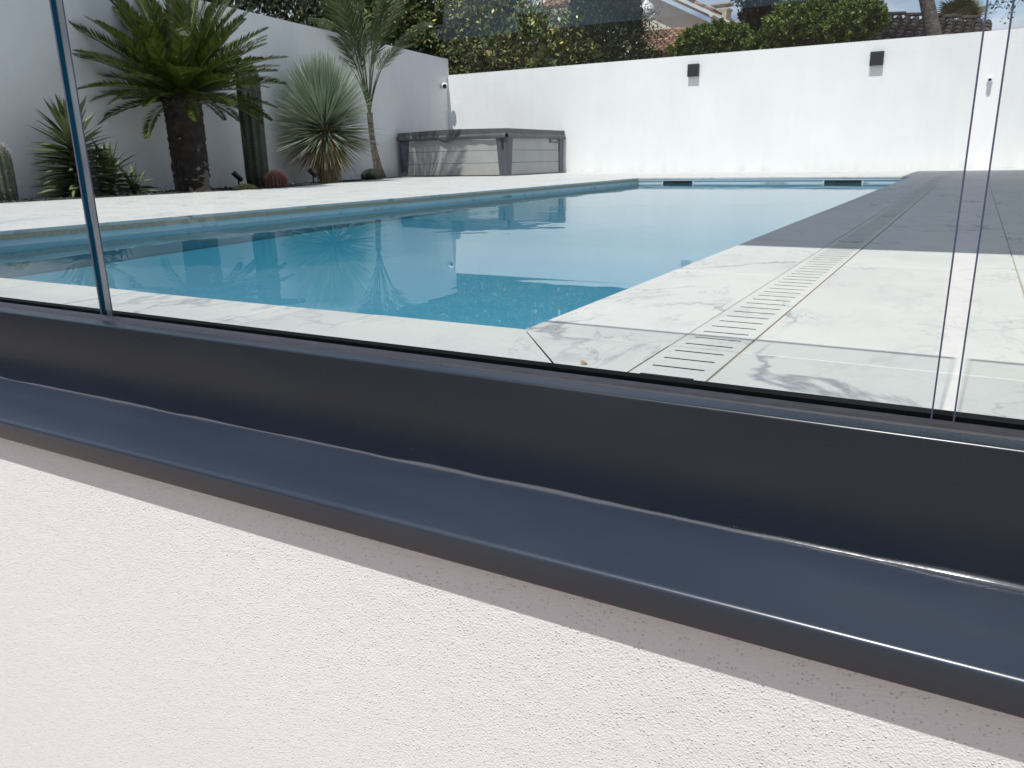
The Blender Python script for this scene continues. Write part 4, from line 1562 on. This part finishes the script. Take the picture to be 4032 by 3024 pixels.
def build_background_plants():
    # variegated hedge behind the corner, three shrubs grown together
    def hedge(label, blobs, n, seed, mat=varieg, size=0.085, **k):
        cx = sum(b[0] for b in blobs) / len(blobs); cy = sum(b[1] for b in blobs) / len(blobs)
        shrub('hedge_shrub', label, 'shrub', (cx, cy, HG), blobs, n, size, mat, seed, 0.45, 'shrubs of the hedge behind the white walls', trunk_r=0.08, **k)
    hedge('dark hedge shrub behind the taller wall above the sago palm',
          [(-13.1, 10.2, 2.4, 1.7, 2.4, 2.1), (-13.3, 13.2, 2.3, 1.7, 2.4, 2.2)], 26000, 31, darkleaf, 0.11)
    hedge('yellow speckled hedge shrub behind the slender feather palm',
          [(-13.2, 15.6, 2.5, 1.6, 1.7, 2.2), (-12.6, 17.6, 2.3, 1.5, 1.4, 2.1), (-12.9, 16.6, 3.9, 1.5, 1.6, 1.4)], 42000, 32, size=0.115)
    hedge('tall yellow speckled hedge shrub rising behind the hot tub corner',
          [(-10.8, 18.6, 2.1, 1.6, 1.4, 2.0), (-9.2, 18.5, 1.9, 1.5, 1.3, 1.9), (-11.4, 18.9, 3.6, 1.4, 1.2, 1.2)], 46000, 33, size=0.115)
    hedge('fine leaved hedge shrub beside the clipped dark cypress',
          [(-7.9, 18.6, 1.6, 1.1, 1.1, 1.7), (-8.2, 19.6, 2.3, 1.5, 1.0, 1.65)], 30000, 34, leaf_mat('privet_leaves', [(0.0, (0.018, 0.030, 0.012)), (0.6, (0.045, 0.062, 0.02)), (0.95, (0.09, 0.11, 0.04)), (1.0, (0.2, 0.2, 0.07))], 0.38), 0.065)
    # clipped cypress
    rng = np.random.default_rng(41)
    p = at(2385, 100, 18.9)
    t = empty('cypress_tree', (p.x, 18.9, HG))
    tag(t, 'dense dark clipped cypress standing between the hedge and the beige house', 'tree')
    n = 40000
    z = rng.uniform(0.1, 4.6, n)
    th = rng.uniform(0, 2 * math.pi, n)
    w = 0.92 * np.clip(1.0 - 0.06 * z, 0.3, 1) * np.where(z > 4.1, np.sqrt(np.clip((4.65 - z) / 0.55, 0, 1)), 1)
    rr = w * (1 - 0.25 * rng.uniform(0, 1, n) ** 2 + 0.05 * np.sin(th * 9 + z * 1.2) + rng.normal(0, 0.02, n))
    P = np.stack([rr * np.cos(th) * 1.12, rr * np.sin(th), z], 1)
    O = np.stack([np.cos(th), np.sin(th), np.zeros(n)], 1)
    leaf_cloud('foliage', P, O, 0.14, cypress_m, t, rng, 0.22, 1.5, 0.5)
    m = MB(); m.tube([(0, 0, 0), (0, 0, 2), (0, 0, 4.2)], [0.12, 0.09, 0.03], 8); m.build('trunk', branch_brown, t)
    # pittosporum bushes in the sun
    G = 'sunlit bushes behind the low white wall'

    def bush(label, blobs, n, seed):
        cx = sum(b[0] for b in blobs) / len(blobs)
        shrub('pittosporum_bush', label, 'bush', (cx, blobs[0][1], HG), blobs, int(n * 1.5), 0.062, pitto, seed, 0.55, G, shell=0.25, lump=0.11)
    bush('low sunlit bush in front of the terracotta roof',
         [blob_at(2760, 175, 18.6, 85, 75, 0.7), blob_at(2895, 160, 18.9, 60, 65, 0.6), blob_at(2835, 140, 18.9, 38, 60, 0.45), blob_at(2690, 215, 18.5, 50, 60, 0.5)], 17000, 51)
    bush('big rounded sunlit bush with bright green clumps behind the wall',
         [blob_at(3110, 120, 19.0, 100, 105, 0.9), blob_at(3220, 90, 19.2, 95, 95, 0.9), blob_at(3010, 185, 18.8, 90, 70, 0.7), blob_at(3170, 20, 19.5, 90, 70, 0.8)], 26000, 52)
    bush('sunlit bush reaching the dark tiled roof beside the pine trunk',
         [blob_at(3340, 105, 18.8, 95, 90, 0.8), blob_at(3420, 75, 19.0, 75, 70, 0.7), blob_at(3330, 20, 19.4, 85, 55, 0.7)], 18000, 53)
    shrub('holm_oak', 'dark evergreen tree rising behind the sunlit bushes', 'tree', tuple(at(3080, 0, 22.0)[:2]) + (HG,),
          [blob_at(3060, -40, 22.0, 150, 140, 1.5), blob_at(3250, -60, 22.2, 140, 110, 1.4), blob_at(2990, 70, 22.0, 60, 70, 0.8)], 22000, 0.10, oakleaf, 61, 0.5, trunk_r=0.16, part='crown')
    # pine: trunk in view, crown above the frame
    p = at(3673, 120, 19.2)
    t = empty('pine_tree', (p.x, 19.2, HG))
    tag(t, 'bare grey pine trunk rising in front of the dark tiled roof', 'tree')
    q = at(3648, 0, 19.2)
    m = MB()
    k = (q.x - p.x) / (q.z - p.z)
    pts = [(-(p.z - HG) * k * 0.8, 0, 0)] + [((z - (p.z - HG)) * k, 0.05 * math.sin(z), z) for z in np.arange(1.2, 7.6, 0.4)]
    m.tube(pts, [0.21] + [0.185 - 0.010 * i for i in range(len(pts) - 1)], 16)
    top = Vector(pts[-1])
    rnd = random.Random(8)
    tips = []
    for i in range(12):
        a = i * 2.4
        z0 = 5.4 + 0.18 * i
        s = Vector(((z0 - (p.z - HG)) * k, 0, z0))
        e = s + Vector((math.cos(a) * rnd.uniform(1.2, 2.3), math.sin(a) * rnd.uniform(1.2, 2.3), rnd.uniform(0.2, 0.9)))
        m.tube([s, (s + e) / 2 + Vector((0, 0, 0.2)), e], [0.06, 0.04, 0.015], 7)
        tips += [e, (s + e) / 2]
    m.build('trunk', bark_pine, t)
    rng = np.random.default_rng(62)
    tp = np.array([list(v) for v in tips])
    kk = rng.integers(0, len(tp), 16000)
    P = tp[kk] + rng.normal(0, 0.34, (16000, 3)) * np.array([1.2, 1.2, 0.55])
    leaf_cloud('crown', P, rng.normal(0, 1, P.shape), 0.16, leaf_mat('pine_needles', [(0, (0.02, 0.035, 0.012)), (1, (0.06, 0.08, 0.03))], 0.5), t, rng, 0.10, 0.5, 0.4)
    # thin branches of a broad-leaved tree that hang into the top right corner
    p = at(4030, 60, 18.6)
    t = empty('broadleaf_tree', (2.6, 18.6, HG))
    tag(t, 'broad leaved tree whose thin twigs hang over the low white wall', 'tree')
    m = MB()
    m.tube([(0, 0, 0), (0.05, 0, 2.0), (0, 0.05, 4.2)], [0.14, 0.11, 0.07], 10)
    tw = []
    for (ax, ay), (bx, by) in (((3960, -120), (3905, 38)), ((3985, -110), (3940, 20)), ((4010, -100), (3965, 68)), ((4060, -90), (4005, 15)), ((3900, -130), (3820, -5)), ((3560, -60), (3520, 40))):
        if ax < 3700: continue
        a, e = at(ax, ay, 18.6), at(bx, by, 18.6)
        a -= Vector((2.6, 18.6, HG)); e -= Vector((2.6, 18.6, HG))
        mid = (a + e) / 2 + Vector((0.06, 0, 0.02))
        m.tube([(0.0, 0.03, 3.9), (a + Vector((0, 0.03, 3.9))) / 2 + Vector((0, 0, 0.25)), a, mid, e], [0.03, 0.02, 0.012, 0.008, 0.003], 5)
        for f in np.linspace(0.1, 1, 9):
            tw.append(a + (e - a) * f)
    m.build('trunk', branch_brown, t)
    tw = np.array([list(v) for v in tw])
    rng = np.random.default_rng(63)
    kk = rng.integers(0, len(tw), 260)
    P = tw[kk] + rng.normal(0, 0.05, (260, 3))
    # main crown, above the frame
    P2 = np.array([0.0, 0.05, 4.9]) + rng.normal(0, 0.62, (9000, 3)) * np.array([1.3, 1.1, 0.5])
    P = np.vstack([P, P2])
    leaf_cloud('crown', P, rng.normal(0, 1, P.shape), 0.075, leaf_mat('young_leaves', [(0, (0.03, 0.04, 0.015)), (0.7, (0.07, 0.085, 0.03)), (1, (0.18, 0.16, 0.06))], 0.45), t, rng, 0.5, -0.2, 0.3)
    # fan palm far behind
    c = at(3775, 92, 31.0)
    t = empty('fan_palm', (c.x, 31.0, HG))
    tag(t, 'fan palm crown showing above the dark tiled roof', 'palm')
    hz = c.z - HG
    m = MB(); m.tube([(0, 0, 0), (0.05, 0, hz * 0.5), (0, 0, hz)], [0.2, 0.17, 0.16], 12); m.build('trunk', trunk_brown, t)
    me = fan_leaf_mesh(); me.materials.append(leaf_mat('fan_palm_green', [(0, (0.04, 0.055, 0.025)), (1, (0.11, 0.125, 0.06))], 0.5))
    rnd = random.Random(4)
    for i in range(22):
        f = i / 22
        o = add_obj('frond', me, None, t)
        o.location = (0, 0, hz - 0.1)
        o.rotation_euler = (rnd.gauss(0, 0.3), -math.radians(75 - 95 * f), i * 2.4)
        s = rnd.uniform(0.8, 1.05) * 0.95; o.scale = (s, s, s)


def fan_leaf_mesh():
    V, Fc = [], []
    V += [(0, -0.012, 0), (0.55, -0.008, 0), (0.55, 0.008, 0), (0, 0.012, 0)]
    Fc.append((0, 1, 2, 3))
    n = 22
    for i in range(n):
        a = math.radians(-95 + 190 * i / (n - 1))
        L = 0.62 * (0.75 + 0.25 * math.cos(a))
        d = np.array([math.cos(a), math.sin(a), 0.0]); s = np.array([-math.sin(a), math.cos(a), 0.0])
        b0 = np.array([0.55, 0, 0])
        i0 = len(V)
        V += [b0, b0 + d * L * 0.55 + s * 0.032 + np.array([0, 0, 0.02]), b0 + d * L + np.array([0, 0, -0.12]), b0 + d * L * 0.55 - s * 0.032]
        Fc.append((i0, i0 + 1, i0 + 2, i0 + 3))
    return np_mesh('fan_frond', np.array(V), Fc)


build_background_plants()


def build_lower_garden():
    """trees of the lower garden: only their reflection shows in the glass"""
    for i, (x, y, r, h, lab) in enumerate((
            (-13.6, -13.0, 2.7, 6.6, 'broad dark tree in the lower garden next to the facing house'),
            (-20.5, -11.0, 3.8, 7.5, 'tallest dark tree in the lower garden, second from the facing house'),
            (-28.5, -8.0, 4.0, 7.0, 'dark tree at the far end of the lower garden row'))):
        shrub('garden_tree', lab, 'tree', (x, y, -1.5), [(x, y, h * 0.55 - 1.5, r, r, h * 0.5), (x + 1.5, y + 1, h * 0.35 - 1.5, r * 0.8, r * 0.8, h * 0.35)], 20000, 0.38, darkleaf, 80 + i, 0.7, 'trees in the lower garden', trunk_r=0.2, part='crown')


build_lower_garden()


# ------------------------------------------------------------------ houses
def tile_mesh(L=0.42, r0=0.085, r1=0.070, seg=7):
    V, Fc = [], []
    for i, (x, r) in enumerate(((0, r0), (L, r1))):
        for k in range(seg + 1):
            a = math.pi * k / seg
            V.append((r * math.cos(a), x, r * math.sin(a) * 0.85 + (0.012 if i == 0 else 0)))
        for k in range(seg + 1):
            a = math.pi * k / seg
            V.append(((r - 0.014) * math.cos(a), x, (r - 0.014) * math.sin(a) * 0.85 + (0.012 if i == 0 else 0)))
    s = seg + 1
    for k in range(seg):
        Fc.append((k, k + 1, 2 * s + k + 1, 2 * s + k))
        Fc.append((s + k, 3 * s + k, 3 * s + k + 1, s + k + 1))
        Fc.append((k, s + k, s + k + 1, k + 1))
        Fc.append((2 * s + k, 2 * s + k + 1, 3 * s + k + 1, 3 * s + k))
    return np_mesh('roof_tile', np.array(V), Fc)


def tile_mat(name, cols, rough=0.85):
    m = leaf_mat(name, cols, rough, 0.3)
    nt = m.node_tree
    oi = nt.nodes.new('ShaderNodeObjectInfo')
    tc = nt.nodes.new('ShaderNodeTexCoord')
    nz = nt.nodes.new('ShaderNodeTexNoise'); nz.inputs['Scale'].default_value = 9; nz.inputs['Detail'].default_value = 4
    nt.links.new(tc.outputs['Object'], nz.inputs['Vector'])
    ad = nt.nodes.new('ShaderNodeMath'); ad.operation = 'MULTIPLY_ADD'; ad.inputs[1].default_value = 0.7; 
    sb = nt.nodes.new('ShaderNodeMath'); sb.operation = 'SUBTRACT'; sb.inputs[1].default_value = 0.35
    nt.links.new(oi.outputs['Random'], ad.inputs[0]); nt.links.new(nz.outputs['Fac'], ad.inputs[2])
    nt.links.new(ad.outputs[0], sb.inputs[0])
    for n in list(nt.nodes):
        if n.type == 'VALTORGB': nt.links.new(sb.outputs[0], n.inputs['Fac'])
    return m


TERRA = tile_mat('terracotta_tile', [(0.0, (0.10, 0.058, 0.042)), (0.5, (0.22, 0.125, 0.085)), (1.0, (0.38, 0.25, 0.17))])
DARKT = tile_mat('weathered_dark_tile', [(0.0, (0.022, 0.019, 0.018)), (0.6, (0.050, 0.042, 0.038)), (1.0, (0.10, 0.085, 0.075))])
TM_T = tile_mesh(); TM_T.materials.append(TERRA)
TM_D = tile_mesh(); TM_D.materials.append(DARKT)


def roof_plane(parent, inv, origin, u, v, nu, nv, me, base_mat, pitch_u=0.19, pitch_v=0.36, name='roof_slope', back=0.12):
    """u = along the eave, v = up the slope; a base sheet and one object per tile"""
    u = Vector(u).normalized(); v = Vector(v).normalized(); w = u.cross(v).normalized()
    if w.z < 0: w = -w
    o = Vector(origin)
    m = MB(); b = m.bm
    W, H = nu * pitch_u, nv * pitch_v
    c = [o - u * 0.02, o + u * (W + 0.02), o + u * (W + 0.02) + v * H, o - u * 0.02 + v * H]
    t = [b.verts.new(p) for p in c]; q = [b.verts.new(p - w * back) for p in c]
    b.faces.new(t); b.faces.new(q[::-1])
    for i in range(4): b.faces.new((t[i], q[i], q[(i + 1) % 4], t[(i + 1) % 4]))
    s = m.build(name, base_mat); s.parent = parent; s.matrix_parent_inverse = inv
    rot = Matrix((u, v, w)).transposed().to_euler()
    rnd = random.Random(nu * 31 + nv)
    for j in range(nv):
        for i in range(nu):
            p = o + u * ((i + 0.5) * pitch_u + rnd.uniform(-.006, .006)) + v * (j * pitch_v - 0.05 + rnd.uniform(-.012, .012)) + w * (0.006 + rnd.uniform(0, 0.006))
            tl = bpy.data.objects.new('roof_tile', me); col.objects.link(tl)
            tl.parent = s
            tl.matrix_parent_inverse = Matrix.Identity(4)
            tl.location = inv.inverted() @ (inv @ p) if False else p
            tl.rotation_euler = rot
    return s


def build_houses():
    wallm = simple('beige_render', (0.68, 0.63, 0.56), 0.9, noise=0.06, nscale=2)
    soffit = simple('white_soffit', (0.62, 0.62, 0.60), 0.7)
    stone = simple('chimney_stone', (0.32, 0.29, 0.24), 0.9, noise=0.2, nscale=8)
    I = Matrix.Identity(4)
    # ---- main neighbouring house
    YH = 26.0
    h = empty('neighbour_house', (0, 0, 0))
    tag(h, 'beige house with white eaves and terracotta tiled roofs behind the cypress', 'house')
    xr = at(2757, 90, YH).x
    xl = at(2585, 90, YH).x
    xll = at(2180, 60, YH + 3).x
    ze = at(2800, 74, YH).z
    box_obj('wall', (xl - 2.2, xr, YH, YH + 8, HG, ze + 0.05), wallm, h)
    # gable above the wall
    m = MB(); b = m.bm
    sl = 0.50
    xm = xl - 2.2
    pts = [(xr, ze + 0.05), (xm, ze + 0.05), (xm, ze + 0.05 + (xr - xm) * sl)]
    for y in (YH, YH + 0.25):
        pass
    f = [b.verts.new((x, YH, z)) for x, z in pts]; g = [b.verts.new((x, YH + 0.3, z)) for x, z in pts]
    b.faces.new(f); b.faces.new(g[::-1])
    for i in range(3): b.faces.new((f[i], g[i], g[(i + 1) % 3], f[(i + 1) % 3]))
    m.build('gable', wallm, h)
    # roof slab with overhang at the gable, soffit below
    xe = at(2803, 74, YH - 0.4).x
    rise = (xe - xm) * sl
    m = MB(); b = m.bm
    sec = [(xe, ze + 0.02), (xm, ze + 0.02 + rise), (xm, ze + 0.16 + rise), (xe, ze + 0.12)]
    f = [b.verts.new((x, YH - 0.4, z)) for x, z in sec]; g = [b.verts.new((x, YH + 8.4, z)) for x, z in sec]
    b.faces.new(f); b.faces.new(g[::-1])
    for i in range(4): b.faces.new((f[i], g[i], g[(i + 1) % 4], f[(i + 1) % 4]))
    rs = m.build('roof_slab', soffit, h)
    # tiles along the verge, then a few rows behind
    u = Vector((0, 1, 0)); v = Vector((-1, 0, sl)).normalized(); w = u.cross(v)
    if w.z < 0: w = -w
    for j in range(10):
        for i in range(5):
            p = Vector((xe + 0.02, YH - 0.38, ze + 0.13)) + v * (j * 0.34) + u * (0.04 + i * 0.2) + w * 0.01
            tl = bpy.data.objects.new('roof_tile', TM_T); col.objects.link(tl); tl.parent = rs
            tl.location = p
            tl.rotation_euler = Matrix((u, v, w)).transposed().to_euler() if u.cross(v).dot(w) > 0 else Matrix((-u, v, w)).transposed().to_euler()
    # gutter and downpipe at the eave end
    m = MB(); m.tube([(xe + 0.03, YH - 0.6, ze + 0.02), (xe + 0.03, YH + 6, ze + 0.02)], 0.06, 8); m.build('gutter', soffit, h)
    m = MB(); m.tube([(xe + 0.03, YH - 0.45, ze), (xe + 0.0, YH - 0.45, ze - 0.25), (xr + 0.06, YH + 0.1, ze - 0.5), (xr + 0.06, YH + 0.1, HG)], 0.04, 8); m.build('downpipe', soffit, h)
    # wing on the left with its eave facing the garden
    YW = 24.6
    z0 = at(2300, 14, YW).z
    xa, xb = at(2140, 30, YW).x, at(2420, 30, YW).x
    box_obj('wing_wall', (xa - 0.5, xb, YW + 0.55, YW + 5, HG, z0 - 0.30), wallm, h)
    m = MB(); m.prism([(YW, z0 - 0.02), (YW, z0 - 0.10), (YW + 0.6, z0 - 0.30), (YW + 0.6, z0 + 0.10)], xa - 0.6, xb)
    m.build('eave_soffit', soffit, h)
    roof_plane(h, I, (xa - 0.6, YW - 0.02, z0 + 0.0), (1, 0, 0), (0, 1, 0.36), int((xb - xa + 0.6) / 0.2), 5, TM_T, TERRA, 0.2)
    # satellite dish on the corner
    dpos = at(2538, 50, YH - 0.9)
    dish = empty('satellite_dish', dpos)
    tag(dish, 'white satellite dish on a bracket beside the cypress and the beige house', 'satellite dish')
    m = MB()
    prof = [(0.36 * math.sin(a), 0.36 * (1 - math.cos(a)) * 0.5) for a in np.linspace(0.05, 1.25, 9)]
    m.lathe(prof, 24)
    d = m.build('reflector', simple('dish_white', (0.7, 0.7, 0.69), 0.4), dish)
    d.rotation_euler = Vector((0.75, -0.45, 0.25)).to_track_quat('Z', 'Y').to_euler()
    d.data.polygons[-1].use_smooth = True
    m = MB(); m.tube([(0, 0, 0), (-0.1, 0.4, -0.35), (-0.1, 0.95, -0.4)], 0.025, 7); m.build('bracket', soffit, dish)
    m = MB(); m.tube([(0.05, -0.05, -0.3), (0.42, -0.25, -0.1)], 0.015, 6); m.build('feed_arm', soffit, dish)
    # ---- low terracotta roof in front of it
    lo = empty('garden_outbuilding', (0, 0, 0))
    tag(lo, 'low outbuilding with weathered terracotta barrel tiles behind the white wall', 'outbuilding')
    a, c = at(2500, 160, 24.2), at(2880, 92, 24.2)
    zr = (at(2560, 143, 24.2).z + at(2830, 100, 24.2).z) / 2
    v = Vector((0, 1, 0.32)).normalized()
    nv = 8
    up = v * (nv * 0.36)
    org = Vector((a.x - 0.4, 24.2 - up.y, zr - up.z))
    nu = int((c.x - a.x + 0.9) / 0.19)
    roof_plane(lo, I, org, (1, 0, 0), v, nu, nv, TM_T, TERRA)
    box_obj('wall', (org.x + 0.2, org.x + nu * 0.19 - 0.2, org.y + 0.4, 24.25, HG, zr - up.z + 0.05), wallm, lo)
    for i in range(int(nu * 0.19 / 0.40)):
        m = None
        tl = bpy.data.objects.new('ridge_tile', TM_T); col.objects.link(tl); tl.parent = lo
        tl.location = (org.x + i * 0.40, 24.22, zr + 0.03)
        tl.rotation_euler = (0, 0, -math.pi / 2)
        tl.scale = (1.25, 1, 1.1)
    # chimney of a farther house
    YC = 34.0
    cpos = at(2840, 62, YC)
    ch = empty('chimney_house', (cpos.x, YC, HG))
    tag(ch, 'distant house of which only the stone chimney shows above the bush', 'house')
    zt = at(2840, 30, YC).z - HG
    box_obj('wall', (-2.5, 3.5, -2.9, 2.9, 0, zt - 1.6), wallm, ch)
    m = MB(); b = m.bm
    m.prism([(-3.3, zt - 1.7), (0.0, zt - 0.75), (3.3, zt - 1.7)], -2.8, 3.8); m.build('roof', TERRA, ch)
    cm = MB(); cm.box(-0.30, 0.30, -0.35, 0.35, zt - 1.4, zt - 0.14); cst = cm.build('chimney', stone, ch)
    for k, (w, z0, z1) in enumerate(((0.36, zt - 0.14, zt - 0.07), (0.20, zt - 0.07, zt + 0.06), (0.38, zt + 0.06, zt + 0.12))):
        box_obj('chimney_cap', (-w, w, -w, w, z0 + 0.001, z1), stone, cst)
    # ---- dark tiled roof at the right
    YD = 22.6
    r = empty('garden_shed', (0, 0, 0))
    tag(r, 'low building with dark weathered barrel tile roof behind the pine trunk', 'outbuilding')
    a, c = at(3400, 60, YD), at(3909, 96, YD)
    v = Vector((0, 1, 0.34)).normalized()
    nv = 7; up = v * (nv * 0.36)
    zA, zB = at(3450, 62, YD).z, at(3905, 94, YD).z
    nu = int((c.x - a.x) / 0.19)
    u = Vector((c.x - a.x, 0, zB - zA)).normalized()
    org = Vector((c.x - nu * 0.19, YD - up.y, zA - up.z))
    roof_plane(r, I, org, u, v, nu, nv, TM_D, DARKT)
    box_obj('wall', (org.x + 0.2, c.x - 0.25, org.y + 0.4, YD + 2, HG, zB - up.z - 0.12), wallm, r)
    for i in range(int(nu * 0.19 / 0.40)):
        tl = bpy.data.objects.new('ridge_tile', TM_D); col.objects.link(tl); tl.parent = r
        q = Vector((org.x, YD + 0.02, zA + 0.03)) + u * (i * 0.40)
        tl.location = q; tl.rotation_euler = (0, math.atan2(u.z, u.x) * -1.0 * 0, -math.pi / 2); tl.scale = (1.25, 1, 1.1)
    # ---- the house across the lower garden, behind the photographer (seen in the glass)
    hb = empty('facing_house', (-8.0, -24.0, -1.5))
    tag(hb, 'single storey house with tiled roof and chimney facing the balustrade from the lower garden', 'house')
    D = 22.0
    ridge_y = -(D - 2 * 0.88)
    zr = CAM_H + 0.163 * D + 1.5
    ly = ridge_y + 24.0
    box_obj('wall', (-13.0, 13.0, ly - 4.4, ly + 4.4, 0, zr - 1.75), wallm, hb)
    m = MB()
    m.prism([(ly + 5.0, zr - 1.85), (ly, zr), (ly - 5.0, zr - 1.85), (ly, zr - 0.25)], -13.6, 13.6)
    m.build('roof', simple('facing_roof', (0.10, 0.062, 0.045), 0.9, noise=0.4, nscale=6), hb)
    box_obj('chimney', (-11.7 + 8 - 0.35, -11.7 + 8 + 0.35, ly - 0.3, ly + 0.3, zr - 0.6, zr + 0.42), stone, hb)
    wallb = None
    for x in (-6, 2, 7):
        w = box_obj('window', (x - 0.6, x + 0.6, ly + 4.38, ly + 4.45, 0.9, 2.1), simple('window_curtain', (0.45, 0.43, 0.40), 0.5), hb)


build_houses()


# ------------------------------------------------------------------ small debris
def build_debris():
    dry = leaf_mat('dry_leaf', [(0, (0.30, 0.16, 0.07)), (1, (0.45, 0.28, 0.14))], 0.7)
    me = blade_mesh('dry_leaf', 0.016, 0.005, 0.6, 0.3, 3); me.materials.append(dry)
    o = add_obj('dry_leaf', me, None, None, (-0.516, 1.118, 0.003), (0.2, 0.1, 0.4))
    tag(o, 'tiny curled dry leaf on the marble beside the mitred pool corner', 'leaf')


build_debris()
